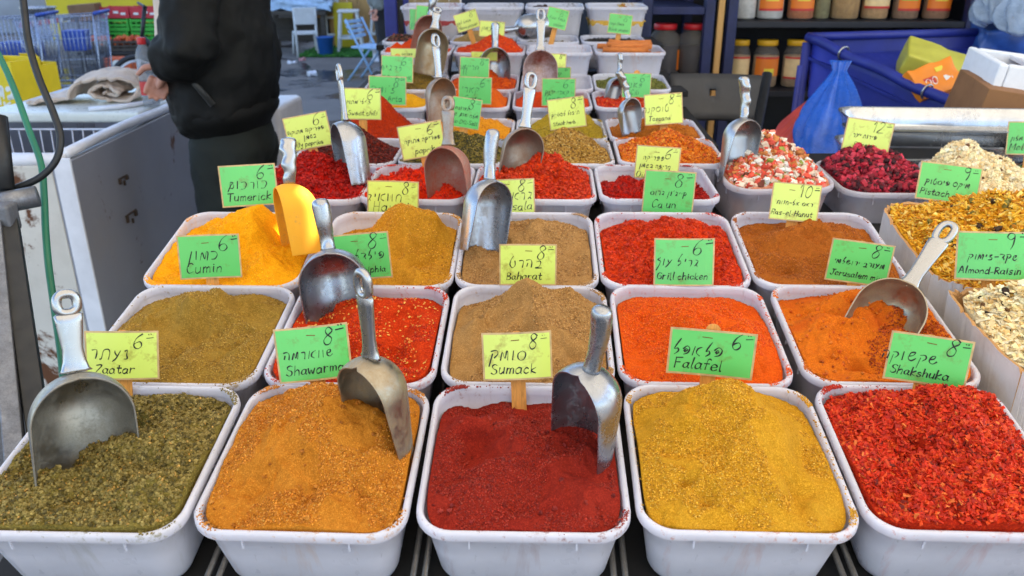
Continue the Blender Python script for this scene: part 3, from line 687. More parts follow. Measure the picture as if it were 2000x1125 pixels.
MB().box((.15, .02, .80), (1.74, .02, .09)).build('front_rail', M['dark'], stall, bevel=.002)
# side counter under the dried fruit
cnt = empty('fruit_counter', (1.1, 1.2, 0)); tag(cnt, 'dark counter board under the dried fruit tubs and cardboard trays', 'counter')
MB().box((-.06, -.07, .925), (.86, .55, .02), Matrix.Rotation(R(7), 3, 'X')).build('counter_top', M['dark'], cnt, bevel=.002)
MB().box((.14, .47, .935), (1.2, .52, .02)).build('counter_top', M['dark'], cnt, bevel=.002)
for x, y in ((.3, -.3), (.68, .7), (-.4, .7), (-.44, -.3)):
    MB().box((x, y, .45), (.04, .04, .9)).build('leg', M['dark'], cnt, bevel=.002)
# ------------------------------------------------------------------ handwriting: a stroke font
GL = {}
def G(s):
    for line in s.strip().split('\n'):
        k, w_, st = line.strip().split(' ', 2)
        GL[k] = (float(w_), [[tuple(map(float, p.split(','))) for p in q.split()] for q in st.split('|')])
G('''a 4.4 3.6,3.2 2,4 .4,2.6 .6,.6 2,0 3.4,1.4 3.6,4 3.6,.6 4.4,0
b 4 .4,7 .4,0|.4,2.5 2,4 3.6,2.8 3.4,.8 1.8,0 .4,.8
c 4 3.6,3.2 2.2,4 .6,2.8 .6,1 2,0 3.8,.8
d 4.4 3.6,2.8 2,4 .4,2.4 .8,.4 2.2,.2 3.6,1.6|3.7,7 3.6,.4 4.4,0
e 4 .5,2 3.6,2.4 3,3.8 1.6,3.9 .5,2.4 .7,.7 2,0 3.8,.8
f 3.6 3.6,6.4 2.6,7 1.6,6 1.5,0|.2,3.8 3.2,3.9
g 4 3.6,3.2 2,4 .4,2.6 .8,.6 2.2,.4 3.6,2|3.7,4 3.6,-2 2.4,-3 .6,-2.4
h 4 .5,7 .5,0|.5,2.4 2.2,4 3.4,3 3.5,0
i 1.8 1,4 1,.4 1.5,0|1,5.6 1.2,5.4
k 4 .5,7 .5,0|3.4,4 .7,1.9 3.6,0
l 1.8 .8,7 .8,.6 1.6,0
m 5.4 .4,4 .4,0|.4,2.8 1.6,4 2.5,3 2.5,0|2.5,2.8 3.8,4 4.8,3 4.9,0
n 3.9 .4,4 .4,0|.4,2.6 2,4 3.3,3 3.4,0
o 4 2,4 .5,3 .5,1 2,0 3.5,1 3.5,3 2,4
p 4 .5,4 .4,-3|.5,2.8 2.2,4 3.6,2.8 3.2,.7 1.8,0 .5,1
r 3.4 .5,4 .6,0|.6,2.4 1.8,3.8 3.2,3.6
s 3.8 3.3,3.4 2,4 .7,3.2 1.4,2.2 3,1.6 3,.4 1.6,0 .4,.6
t 3.4 1.6,6.4 1.5,.8 2.4,0 3.2,.5|.2,4.2 3.2,4.3
u 4 .5,4 .5,1 1.6,0 3.3,1.4|3.4,4 3.4,0
v 3.7 .3,4 1.8,0 3.4,4
w 5 .3,4 1.2,0 2.4,3 3.6,0 4.8,4
x 3.7 .3,4 3.4,0|3.4,4 .3,0
y 3.9 .4,4 .6,2 2,1.4 3.3,3|3.4,4 3,-1.5 1.6,-3 .4,-2.4
z 3.9 .4,4 3.4,4 .4,0 3.6,0
A 4.7 .2,0 2.2,7 4.4,0|1,2.6 3.6,2.6
B 4.2 .6,7 .6,0|.6,7 3.4,6.4 3,4.4 .8,3.6 3.8,2.6 3.4,.4 .6,0
C 4.9 4.4,6 2.8,7 .8,5.4 .5,2.4 2,0 4.6,1
D 5 .6,7 .6,0|.6,7 3.4,6.2 4.6,3.6 3.4,.6 .6,0
F 4.6 .6,7 .6,0|.5,6.8 4.4,7|.6,3.8 3.4,3.9
G 5 4.4,6.2 2.8,7 .8,5.4 .6,2 2.4,0 4.4,1 4.4,3.2 2.8,3.2
H 4.8 .5,7 .5,0|4.2,7 4.2,0|.5,3.5 4.2,3.6
J 4.6 3.4,7 3.2,1.4 2,0 .4,1.2|1.6,7 5,7
M 5.6 .5,0 .6,7 2.8,2.4 5,7 5,0
O 5.2 2.6,7 .8,5.6 .6,1.8 2.6,0 4.6,1.8 4.6,5.4 2.6,7
P 4.2 .6,7 .5,0|.6,6.8 3.8,6.6 3.8,4 .8,3.4
R 4.6 .6,7 .5,0|.6,6.8 3.8,6.6 3.8,4 .8,3.4|1.6,3.4 4.4,0
S 4.3 4,6.2 2.4,7 .7,5.8 1.4,4.2 3.6,3 3.8,1 2,0 .3,1
T 4.8 .2,6.9 5,7|2.6,7 2.2,0
Y 4.6 .3,7 2.4,3.8|4.6,7 1.6,-.6
Z 4.8 .5,7 4.4,7 .4,0 4.6,0
6 4.2 3.4,6.8 1.4,5 .4,2.4 1,.4 2.6,0 3.8,1.4 3,3 1.4,2.8 .5,1.8
8 4.1 3.4,6 2,7 .7,5.8 1.6,4.2 3.4,2.4 3,.4 1.4,0 .4,1.6 1.4,3.4 3.2,5 3.4,6
9 4.1 3.4,5 2,4 .6,5.2 1.4,6.8 3,6.6 3.4,5 3.2,2 2.6,0
1 2.4 .4,5.4 1.8,7 1.8,0
0 4 2,7 .6,5.4 .5,1.8 2,0 3.5,1.8 3.5,5.2 2,7
2 4.3 .5,5.6 1.8,7 3.4,5.6 2.4,3 .4,.2 4,.4
~ 3 .2,4.8 2.8,5|.8,6.4 .95,6.2|1.8,6.5 1.95,6.3
- 3 .4,2 2.6,2.2
. 1.4 .5,.3 .7,0
' 1.2 .8,5.6 .4,4.4
א 4.2 .8,4 .7,0|3.8,4 2.2,3 2,1.2 3.8,0
ב 4 .6,3.4 2,4 3,2.8 2.4,.8 .6,0 3.8,.1
ג 3.2 1,4 2.6,3.4 2.2,1.6 1.2,.2|1.9,1.2 2.8,0
ד 3.6 .4,4 2.6,3.8 3,2.8 2,1.2|2.4,2.2 3.4,0
ה 3.8 .4,3.6 2,4 3.2,2.8 3.2,0|1,2 .8,.4
ו 1.6 .8,4 .9,0
ז 2.6 .6,3.6 1.6,4 1.4,2 1.8,.2 .6,0
ח 3.8 .6,0 .6,3 2,4 3.2,3 3.2,0
ט 3.6 3,3.4 3.2,1 1.8,0 .5,1.6 .8,4 1.8,6
י 1.5 .9,4 .8,2.6
כ 3.7 .4,3.8 2.2,4 3.2,2.4 2.2,.2 .4,0
ל 3.2 2.4,7 1.4,4.6 .8,2.4 2,2.8 2.6,1.4 1.2,0
מ 4.2 .4,0 1,3.8 2.4,.6 2.8,4 3.6,3.4 3.6,0
ם 3.8 3,3.6 1.6,4 1.4,1 2.8,.4 3.4,2 2.4,3 .4,-1.4
נ 2.2 1.4,4 1.6,1 .4,0
ן 1.9 1.3,4 .6,-3
ס 4 2,4 .5,3 .5,1 2,0 3.5,1 3.5,3 2,4
ע 3.5 3,4 1.4,.6 .2,-.8|.6,4 1,2.8 1.9,1.8
פ 3.9 1,1.8 1.7,2.8 2.4,2.1 1.4,1.4|.5,2.8 1.8,4.2 3.4,3 3,.8 1.2,0
ף 3.6 2.4,5.6 .8,4.2 2.8,3.4 2.8,1 1.6,-3
צ 3.6 .6,3.6 2.4,4 1.2,2.4 3,1.6 2.4,.2 .4,0
ק 3.6 .4,3.8 2.4,4 3.2,2.6 2,1|.9,2.6 .4,-2.6
ר 3.2 .6,3.8 2.4,3.8 2.8,2 2.6,0
ש 3.9 .6,2 2.2,2.6 2.4,4 .8,3.4 .6,1 2.2,0 3.6,1.2
ת 3.9 .2,0 .8,.4 1,3.6 2.6,4 3.4,2.6 3.4,0''')
def catmull(p, k=5):
    if len(p) < 3: return p
    q = [p[0]] + p + [p[-1]]; out = []
    for i in range(1, len(q) - 2):
        a, b, c, d = (np.array(x) for x in q[i - 1:i + 3])
        for j in range(k):
            t = j / k; out.append(tuple(.5 * ((2 * b) + (c - a) * t + (2 * a - 5 * b + 4 * c - d) * t * t + (3 * b - a - 3 * c + d) * t ** 3)))
    return out + [p[-1]]
def is_heb(ch): return 'א' <= ch <= 'ת'
def text_width(t): return sum(GL[c][0] + .9 if c in GL else 2.4 for c in t)
def write(mb, text, x0, y0, u, wd, rs, z, mi=1, slant=.16, plane=None):
    """strokes of text from (x0,y0) with unit u; Hebrew runs right to left"""
    if any(is_heb(c) for c in text): text = text[::-1]
    x = x0
    for ch in text:
        if ch not in GL: x += 2.4 * u; continue
        w_, strokes = GL[ch]; jy = rs.uniform(-.35, .35); js = rs.uniform(.92, 1.08); sh = slant + rs.uniform(-.06, .06)
        for st in strokes:
            pts = catmull([(px * js + rs.uniform(-.12, .12), py * js + jy + rs.uniform(-.12, .12)) for px, py in st])
            P_ = [np.array((x + (px + sh * py) * u, y0 + py * u)) for px, py in pts]
            V_ = []; n = len(P_)
            for i, p in enumerate(P_):
                t = P_[min(i + 1, n - 1)] - P_[max(i - 1, 0)]; t = t / (np.linalg.norm(t) + 1e-9); nn = np.array((-t[1], t[0]))
                k = wd * .5 * (.9 + .42 * math.sin(i * .45 + jy * 9)); 
                if i == 0: p = p - t * k * .7
                if i == n - 1: p = p + t * k * .7
                V_ += [p + nn * k, p - nn * k]
            mb.add([(a[0], z, a[1]) if plane is None else plane(a[0], a[1]) for a in V_], [(2 * i + 1, 2 * i + 3, 2 * i + 2, 2 * i) for i in range(n - 1)], mi)
        x += (w_ + .9) * u * js
    return x

# ------------------------------------------------------------------ price signs
def rot_cam(roll, lean, yaw):
    """a card standing upright: roll in its own plane, leaning back, turned about the vertical"""
    return Matrix.Rotation(yaw, 3, 'Z') @ Matrix.Rotation(-lean, 3, 'X') @ Matrix.Rotation(roll, 3, 'Y')
NSIGN = 0
def sign(cx, cy, wpx, hpx, d, roll, col, lines, price, label, stick=None, stick_top=0, stick_len=.05, yaw=0, lean=10, staple=True, ink='ink'):
    """lines: (text, x fraction of left or right edge, baseline fraction, width limit fraction)"""
    global NSIGN; NSIGN += 1; rs = random.Random(NSIGN * 7 + 1)
    Wd = wpx * d / FPX; Hh = hpx * d / FPX / .965
    az = math.atan2((cx - 1000) / FPX, math.cos(PITCH))
    m3 = rot_cam(R(roll), R(lean + rs.uniform(-2, 2)), R(yaw) - az * .5)
    c = P(cx, cy, d); base = c + m3 @ Vector((0, 0, -Hh / 2 - stick_len))
    rt = m3.to_euler(); root = empty('price_sign', base, rt); tag(root, label, 'price sign', 'hand written price signs')
    zc = stick_len + Hh / 2
    mb = MB(); hw, hh, e = Wd / 2, Hh / 2, Wd * .026
    bend = rs.choice((-1, 1)) * rs.uniform(.001, .0045)
    def pl(x, z, off):  # gently bowed card
        return (x, off + bend * ((x / hw) ** 2 - .4) + bend * .6 * (z / hh), zc + z)
    nx = 8; vs = []
    def sheet(mbx, a, b, off, mi=0):
        vs = []
        for i in range(nx + 1):
            x = -a + 2 * a * i / nx
            vs += [pl(x, -b, off), pl(x, b, off)]
        mbx.add(vs, [(2 * i, 2 * i + 2, 2 * i + 3, 2 * i + 1) for i in range(nx)], mi)
    sheet(mb, hw - e, hh - e, -.0011)
    T = lambda x, z: pl(x, z, -.00145)
    lw = max(.0011, Wd * .0150)
    k = Hh / 24.5
    def put(text, fx, fz, maxw, align):
        u = min(k * (1.12 if len(text) > 3 else 1.15), maxw * Wd / max(text_width(text), 1))
        wdt = text_width(text) * u; x0 = -hw + fx * Wd - (wdt if align == 'r' else wdt / 2 if align == 'c' else 0)
        write(mb, text, x0, -hh + fz * Hh, u, lw, rs, 0, 1, plane=T)
    if price: put(price + '~', .955, .64, .42, 'r')
    for tx, fx, fz, mw, al in lines: put(tx, fx, fz, mw, al)
    if staple:
        y_ = hh * rs.uniform(.62, .72); x_ = rs.uniform(-.10, .02) * Wd; a = rs.uniform(-.1, .1); L_ = Wd * .06
        mb.add([T(x_ - L_, y_ - a * L_ - .0005), T(x_ + L_, y_ + a * L_ - .0005), T(x_ + L_, y_ + a * L_ + .0005), T(x_ - L_, y_ - a * L_ + .0005)], [(0, 1, 2, 3)], 2)
    mb.build('card', [M['card_' + col], M[ink], M['staple']], root)
    sb = MB(); sheet(sb, hw, hh, -.0004)
    so_ = sb.build('sleeve', M['sleeve'], root); sm = so_.modifiers.new('t', 'SOLIDIFY'); sm.thickness = .0006; sm.offset = 1
    if stick is not None:
        st = MB(); sw = stick * d / FPX / 2; top = zc + hh + stick_top * d / FPX; off = .0024 + abs(bend) * 1.05
        sx_ = 0; pr = []
        n = 8; out = [(-sw, -.03), (sw, -.03)] + [(sw * math.cos(math.pi * i / n), top - sw + sw * math.sin(math.pi * i / n)) for i in range(n + 1)]
        f = [(x, off - .0012, z) for x, z in out]; b_ = [(x, off + .0012, z) for x, z in out]; q = len(out)
        st.add(f + b_, [tuple(range(q)), tuple(range(q, 2 * q))[::-1]] + [(i, q + i, q + (i + 1) % q, (i + 1) % q) for i in range(q)])
        st.build('stick', M['stick'], root)
    return root
H1 = .43; L1_ = .14
def S(cx, cy, w_, h_, d, roll, col, heb, lat, price, label, **k):
    hx = k.pop('hx', .84); lx = k.pop('lx', .10); lines = []
    if isinstance(heb, str): lines.append((heb, hx, k.pop('hz', H1), k.pop('hw', .72), 'r'))
    else: lines += heb
    if lat: lines.append((lat, lx, k.pop('lz', L1_), k.pop('lw', .8), 'l'))
    k.setdefault('stick', 30 / d * .97 * .97)
    return sign(cx, cy, w_, h_, d, roll, col, lines, price, label, **k)
# second line of each comment-free call: what is written, colour and where it stands
S(239, 694, 133, 95, .965, 6, 'y', 'זעתר', 'Zaatar', '6', 'pale yellow price sign reading Zaatar 6', stick_len=.055, hx=.62, lx=.12, staple=False, lw=.55)
S(410, 501, 116, 84, 1.19, 1.5, 'g', 'כמון', 'Cumin', '6', 'green price sign reading Cumin 6', stick_len=.035, hx=.66, lw=.58)
S(486, 362, 107, 78, 1.39, -1, 'g', 'כורכום', 'Tumerick', '6', 'green price sign reading Tumerick 6 beside the yellow dusted scoop', stick_len=.03, staple=False)
S(612, 690, 142, 105, .965, -3, 'g', 'שווארמה', 'Shawarma', '8', 'green price sign reading Shawarma 8', stick_len=.045, hx=.80)
S(705, 501, 115, 90, 1.18, -3, 'g', 'פילדלפי', 'Philadelphia', '8', 'spice dusted green price sign half hidden behind a scoop, ending in delphia', stick_len=.035, hx=.92)
S(768, 388, 100, 68, 1.41, 3, 'y', 'חוואיג', 'Hawaij', '8', 'yellow price sign reading Hawaij half buried in golden powder', stick_len=.03, hx=.66)
S(997, 385, 95, 68, 1.415, -2, 'y', 'גראם', 'Masala', '8', 'yellow price sign mostly hidden behind a scoop, ending in sala', stick_len=.03, hx=.95, lx=.22, lw=.74)
S(1031, 517, 112, 80, 1.18, 0, 'y', 'בהרט', 'Baharat', '8', 'yellow price sign reading Baharat 8', stick_len=.04, hx=.78, lx=.12, lw=.62, stick=None)
S(1010, 695, 136, 92, .965, -2.4, 'y', 'סומק', 'Sumack', '8', 'yellow price sign reading Sumack 8', stick_len=.055, hx=.64, lx=.11, lw=.66)
S(1389, 690, 166, 92, .965, 2, 'g', 'פלאפל', 'Falafel', '6', 'wide green price sign reading Falafel 6', stick_len=.035, hx=.64, lx=.08, lw=.56, stick_top=10, staple=True)
S(1812, 703, 150, 96, .955, 2.5, 'g', 'שקשוקה', 'Shakshuka', '8', 'green price sign reading Shakshuka 8', stick_len=.03, hx=.64, lx=.07, lw=.74)
S(1678, 513, 116, 82, 1.18, 4, 'g', 'מעורב ירושלמי', 'Jerusalem mix', '8', 'green price sign reading Jerusalem mix 8', stick_len=.035, hx=.93, hw=.84, lx=.07, lw=.84)
S(1336, 512, 116, 90, 1.185, -2, 'g', 'גריל עוף', 'Grill chicken', '6', 'green price sign reading Grill chicken 6', stick_len=.035, hx=.74, lx=.05, lw=.86)
S(1306, 376, 99, 82, 1.41, 2, 'g', "קייג'ון גרוס", 'Cajun', '8', 'green price sign reading Cajun 8', stick_len=.03, hx=.86, lx=.18, lw=.5)
S(1553, 395, 92, 71, 1.335, 2.5, 'y', 'ראס אל-חנות', 'Ras-el-Hanut', '10', 'yellow price sign reading Ras-el-Hanut 10', stick_len=.03, hx=.88, hw=.76, lx=.03, lw=.86)
S(1284, 318, 86, 62, 1.60, 3, 'y', [('פפריקה', .66, .58, .5, 'r'), ('חריפה בשמן', .82, .34, .72, 'r'), ('Hot', .5, .16, .3, 'l')], 'Oily', '6', 'yellow price sign reading Hot Oily with a torn lower edge', lx=.04, lw=.32, lz=.04, stick_len=.03, staple=True)
S(602, 257, 86, 64, 1.59, -9, 'y', [('פפריקה מתוקה', .86, .50, .82, 'r'), ('בשמן', .66, .30, .3, 'r')], 'Oily paprika', '6', 'grubby yellow price sign reading Oily paprika tilted beside a scoop', lx=.1, lw=.7, lz=.1, stick_len=.03, staple=False)
S(824, 274, 87, 64, 1.61, -9, 'y', 'פפריקה מתוקה', 'paprika', '6', 'tilted yellow price sign reading paprika 6', hx=.93, hw=.84, hz=.47, lx=.3, lw=.56, stick_len=.03)
S(708, 203, 72, 58, 1.80, 2, 'y', "צ'ילי מתוק", 'Sweet.chili', '6', 'yellow price sign reading Sweet.chili 6', hx=.72, hw=.66, hz=.5, lx=.1, stick_len=.03, staple=False)
S(910, 221, 58, 56, 1.80, 9, 'g', [('תערובת', .62, .60, .5, 'r'), ('מלח שום ש', .92, .38, .8, 'r')], 'lic-Dill-Salt', '8', 'tilted green price sign ending in Dill-Salt', lx=.08, lw=.86, stick_len=.03, staple=False)
S(1107, 221, 72, 57, 1.81, -8, 'y', 'תיבול לסטייק', 'Steak herb', '8', 'tilted yellow price sign for steak herb on a thin stick', hx=.86, hw=.78, lx=.1, lw=.62, stick_len=.045, stick=8, staple=False)
S(1296, 213, 74, 57, 1.83, -5, 'y', 'טוסקנה', 'Toscana', '8', 'yellow price sign reading Toscana 8', hx=.66, lx=.1, lw=.56, stick_len=.035)
S(928, 177, 65, 50, 2.17, 2, 'g', 'קארי', 'Curry', '6', 'green price sign reading Curry 6', hx=.66, lx=.18, lw=.5, stick_len=.03, ink='ink_g', staple=False)
S(927, 132, 58, 38, 2.36, 3, 'g', 'חריימה', 'll', '8', 'green price sign directly above the Curry sign', hx=.66, hz=.4, lx=.1, stick_len=.03, ink='ink_g')
S(1091, 180, 66, 51, 2.17, 0, 'g', 'קארי ירוק', 'Green', '6', 'green price sign behind the tilted steak herb sign', hx=.82, lx=.1, stick_len=.03, ink='ink_g')
S(1086, 142, 58, 21, 2.38, 0, 'g', 'קארי ב', '', '6', 'small green price sign half hidden behind the white dusted scoop', hx=.7, hz=.3, stick_len=.03, ink='ink_g', staple=False, stick=None)
S(1076, 118, 60, 26, 2.46, 2, 'y', '', '', '8', 'small yellow price sign half hidden behind the white dusted scoop', stick_len=.03, staple=False, stick=None)
S(776, 135, 62, 49, 2.35, 3, 'g', 'לדגים', 'Yellow fish grill', '6', 'green price sign reading Yellow fish grill', hx=.66, lx=.04, lw=.92, stick_len=.03, ink='ink_g', stick_top=4, staple=False)
S(757, 177, 73, 53, 2.17, 3, 'g', "צ'ומה", 'Arta', '8', 'green price sign below the Yellow fish grill sign', hx=.7, lx=.5, lw=.4, stick_len=.03, ink='ink_g', staple=False)
S(788, 104, 50, 18, 2.50, 1, 'y', 'פפריקה', '', '', 'narrow yellow price sign on the front of the vermilion pepper tub', hx=.86, hz=.3, stick_len=.02, staple=False, stick=None)
S(946, 110, 52, 17, 2.46, 1, 'y', 'צילי', '', '', 'narrow yellow price sign half hidden by the round scoop', hx=.5, hz=.3, stick_len=.02, staple=False, stick=None)
S(1243, 167, 56, 45, 2.30, 0, 'g', 'פאזילי', 'Cili', '6', 'green price sign at the dry green herb leaves', hx=.7, lx=.3, lw=.3, stick_len=.03, ink='ink_g', stick_top=6)
S(912, 41, 46, 33, 2.76, -17, 'y', 'פלפל לבן', 'Black pepper', '8', 'tilted yellow price sign in the pale ground pepper', hx=.66, hw=.6, stick_len=.03, staple=False, ink='ink_g')
S(961, 57, 50, 29, 2.66, 4, 'y', 'כמון', '', '6', 'yellow price sign behind the round scoop handle', hx=.5, stick_len=.03, staple=False, ink='ink_g')
S(1088, 36, 42, 37, 2.76, 13, 'g', 'פלפל אנגלי', 'pepper', '8', 'tilted green price sign on a wooden stick behind the lying scoop', hx=.9, hw=.8, lx=.4, lw=.5, stick_len=.05, ink='ink_g')
S(1211, 47, 46, 36, 2.80, 6, 'g', 'פלפל שחור', 'Black pepper', '8', 'green price sign reading Black pepper 8', hx=.66, hw=.6, lx=.06, lw=.86, stick_len=.04, ink='ink_g')
S(830, 32, 36, 38, 2.86, 6, 'g', '', 'pa', '6', 'green price sign leaning behind the brown scoop', stick_len=.03, ink='ink_g', staple=False)
S(812, 38, 24, 38, 2.88, 2, 'g', '', 'p', '', 'narrow green price sign slipped behind another green one', stick_len=.03, ink='ink_g', staple=False)
S(1695, 266, 88, 60, 1.72, 6, 'y', 'פירות יער', 'Berries', '12', 'yellow price sign reading Berries 12', hx=.7, hw=.52, lx=.24, lw=.5, stick_len=.05, staple=False)
S(1853, 358, 112, 72, 1.50, 4, 'g', 'מיקס פיסטוק', 'Pistach', '9', 'green price sign above the yellow shredded mix', hx=.86, hw=.74, lx=.06, lw=.5, stick_len=.04, lean=22)
S(1938, 500, 128, 92, 1.16, -4, 'g', 'שקד-צימוק', 'Almond-Raisin', '9', 'green price sign reading Almond-Raisin 9', hx=.86, hw=.7, lx=.05, lw=.86, stick_len=.04)
S(2014, 270, 84, 62, 1.84, -3, 'g', 'מלון', 'Melon', '10', 'green price sign at the right edge, reading Melon', hx=.34, hw=.26, lx=.06, lw=.5, stick_len=.05)

# ------------------------------------------------------------------ scoops
def bowl_mb(r, Lb, cut0=-.28, cut1=.5, lipcut=.0):
    mb = MB(); nt_, nf = 34, 30; td = 1.02 * r / Lb; V = []
    for i in range(nt_ + 1):
        t = i / nt_; t = t ** 1.35
        Rr = r * math.sqrt(max(0, 1 - (1 - t / td) ** 2)) if t < td else r * (1 + .03 * (t - td))
        Rr = max(Rr, r * .03); yo = r * (cut0 + (cut1 - cut0) * t ** 1.2)
        q = yo / Rr; fm = math.pi if q <= -1 else (0.02 if q >= 1 else math.acos(q))
        for j in range(nf + 1):
            f = -fm + 2 * fm * j / nf; y = Rr * math.cos(f) ; x = Rr * math.sin(f)
            zz = -t * Lb + (lipcut * Lb * (f / fm if fm else 0) ** 2 * t ** 6 if fm < math.pi else 0)
            V.append((x, y, zz))
    F = [(i * (nf + 1) + j, i * (nf + 1) + j + 1, (i + 1) * (nf + 1) + j + 1, (i + 1) * (nf + 1) + j) for i in range(nt_) for j in range(nf)]
    mb.add(V, F); return mb
def sup(cx, cy, z, a, b, n=20, e=2.6):
    out = []
    for j in range(n):
        t = 2 * math.pi * j / n; c, s_ = math.cos(t), math.sin(t)
        out.append(Vector((cx + a * abs(c) ** (2 / e) * (1 if c >= 0 else -1), cy + b * abs(s_) ** (2 / e) * (1 if s_ >= 0 else -1), z)))
    return out
def handle_mb(kind, Lh, r):
    mb = MB(); k = r / .042
    if kind == 'hole':
        prof = [(.0004, .015, .006), (.003, .0128, .0055), (.012, .0105, .005), (.024, .0094, .0048), (.4 * Lh, .0105, .0047), (.60 * Lh, .0122, .0046), (.69 * Lh, .0130, .0044), (.705 * Lh, .0112, .0038)]
        mb.loft([sup(0, .15 * r, z, a * k, b * k) for z, a, b in prof])
        c = Lh * .83; a_, b_ = .0088 * k, Lh * .17 - .0045 * k; path = []
        for i in range(28):
            t = 2 * math.pi * i / 28; cc, ss = math.cos(t), math.sin(t)
            path.append((a_ * abs(cc) ** .8 * (1 if cc >= 0 else -1), .15 * r, c + b_ * abs(ss) ** .8 * (1 if ss >= 0 else -1)))
        mb.tube(path, .0047 * k, 10, closed=True)
    elif kind == 'round':
        prof = [(-.001, .0105), (.002, .0097), (.02 * 1, .0092), (.3 * Lh, .0098), (.6 * Lh, .0112), (.85 * Lh, .0118), (.94 * Lh, .0108), (.985 * Lh, .0075), (Lh, .002)]
        mb.loft([sup(0, .1 * r + .004 * math.sin(z / Lh * 3), z, a * k, a * k, 18, 2) for z, a in prof])
    else:  # grip with finger bumps
        rings = []
        n = 34
        for i in range(n + 1):
            t = i / n; z = -.001 + (Lh + .001) * t; ra = (.0088 + .0045 * t) * (1 if t < .9 else math.sqrt(max(.02, 1 - ((t - .9) / .1) ** 2)))
            bump = .0012 * math.sin(t * 2 * math.pi * 3.0) * (1 - abs(2 * t - 1) ** 4)
            rings.append(sup(.004 * math.sin(t * 4.2), .1 * r + .006 * t - bump, z, ra * k * .85, (ra + bump * .6) * k, 16, 2.1))
        mb.loft(rings)
        if kind == 'griphole': pass
    return mb
def scoop(top, jun, d, dd, hw, Lb, phi, kind, mat, label, hmat=None, cut=(-.28, .5)):
    a = P(jun[0], jun[1], d); b = P(top[0], top[1], d + dd); z = (b - a); Lh = z.length; z.normalize()
    view = (a - cam.location).normalized(); y = (view - z * view.dot(z)).normalized(); x = y.cross(z).normalized()
    m = Matrix((x, y, z)).transposed() @ Matrix.Rotation(R(phi), 3, 'Z'); r = hw / FPX * d
    root = empty('metal_scoop', a, m.to_euler()); tag(root, label, 'scoop', 'metal scoops stuck in the spices')
    bo = bowl_mb(r, Lb, *cut).build('bowl', mat, root, True)
    s_ = bo.modifiers.new('t', 'SOLIDIFY'); s_.thickness = .0018; s_.offset = -1; s_.use_even_offset = False
    bv = bo.modifiers.new('b', 'BEVEL'); bv.width = .0007; bv.segments = 2; bv.limit_method = 'ANGLE'; bv.angle_limit = R(55)
    handle_mb(kind, Lh, min(r, .044)).build('handle', hmat or mat, root, True)
    return root
AL = M['alu']
MZ = m_metal('alu_zaatar', (158, 154, 146), (112, 106, 84), .36, (.25, .45)); MO = m_metal('alu_orange', (160, 150, 132), (150, 116, 60), .40, (.25, .45))
MR = m_metal('alu_red', (158, 136, 124), (158, 66, 40), .5, (.35, .6), 18); MT = m_metal('alu_turmeric', (120, 116, 100), (236, 164, 4), .80, (.3, .5), 26)
MW = m_metal('alu_white_dust', (150, 110, 90), (214, 208, 214), .46, (.3, .5), 16); MG = m_metal('alu_grey', (160, 162, 168), (120, 118, 116), .30, (.18, .36))
MB_ = m_metal('alu_brown', (158, 146, 134), (140, 92, 58), .40, (.3, .5))
scoop((128, 566), (150, 728), .84, -.012, 95, .128, 6, 'hole', MZ, 'large dull scoop with holed handle standing in the olive zaatar', AL, (-.35, .1))
scoop((697, 528), (716, 702), .850, -.042, 74, .118, -52, 'hole', MO, 'scoop with holed handle standing in the ochre orange curry powder', AL, (-.45, -.02))
scoop((1169, 602), (1150, 722), .832, -.040, 76, .112, -44, 'round', MG, 'grey scoop with rounded handle standing in the dark red sumac', None, (-.42, -.08))
scoop((622, 388), (640, 486), 1.115, -.01, 68, .118, -10, 'round', MG, 'scoop with rounded handle standing in the pale flecked red mix', None, (-.45, .1))
scoop((968, 252), (960, 350), 1.265, -.005, 51, .112, 44, 'round', MG, 'grey scoop with thick rounded handle standing in the tan baharat', None, (-.42, -.08))
scoop((549, 268), (560, 358), 1.25, -.01, 54, .108, -80, 'grip', MT, 'scoop covered in yellow turmeric with finger grip handle', AL, (-.45, -.28))
scoop((871, 186), (872, 284), 1.425, -.01, 47, .108, -32, 'hole', MR, 'red dusted scoop with holed handle standing in the scarlet paprika', MB_, (-.45, .2))
scoop((1042, 139), (1028, 250), 1.52, -.01, 43, .118, 26, 'hole', MB_, 'brownish scoop with long holed handle behind the crumbly orange red spice', AL, (-.3, .4))
scoop((654, 124), (668, 236), 1.50, -.015, 42, .118, -74, 'hole', MG, 'side turned scoop standing in the crumbly deep red oily paprika', AL, (-.45, -.22))
scoop((853, 64), (861, 152), 1.91, -.01, 34, .105, 42, 'hole', MB_, 'scoop with slim handle left of the Curry sign', AL, (-.3, .4))
scoop((1057, 14), (1056, 98), 2.31, -.01, 34, .118, 4, 'hole', MW, 'scoop with white powder inside and long holed handle', AL, (-.3, .3))
scoop((967, 43), (967, 92), 2.43, -.01, 30, .105, 0, 'round', MG, 'round bowled scoop with straight handle before the domed chilli', AL, (-.35, .2))
scoop((850, -14), (842, 30), 2.52, -.01, 28, .115, 20, 'round', MR, 'red brown scoop highest at the left, beside the vermilion pepper', AL, (-.3, .4))
scoop((856, 12), (850, 56), 2.38, -.01, 31, .130, 14, 'hole', MO, 'tall upright scoop standing in the brown green fish grill herbs', AL, (-.3, .35))
scoop((972, 58), (1008, 54), 2.74, -.04, 25, .135, 150, 'round', AL, 'shiny scoop lying on its side in the grey brown coriander seeds', None, (-.3, .4))
scoop((1218, 104), (1207, 152), 2.32, -.01, 19, .075, 50, 'grip', AL, 'small scoop with bumpy grip standing in the dry green herb leaves', None, (-.3, .4))
scoop((1216, 136), (1228, 192), 1.86, -.01, 28, .080, 48, 'grip', AL, 'small scoop with bumpy grip standing in the cinnamon brown spice', None, (-.3, .4))
scoop((1463, 148), (1455, 230), 1.60, -.012, 39, .125, 46, 'grip', AL, 'bright scoop with finger grip standing in the candied fruit', None, (-.5, .2))
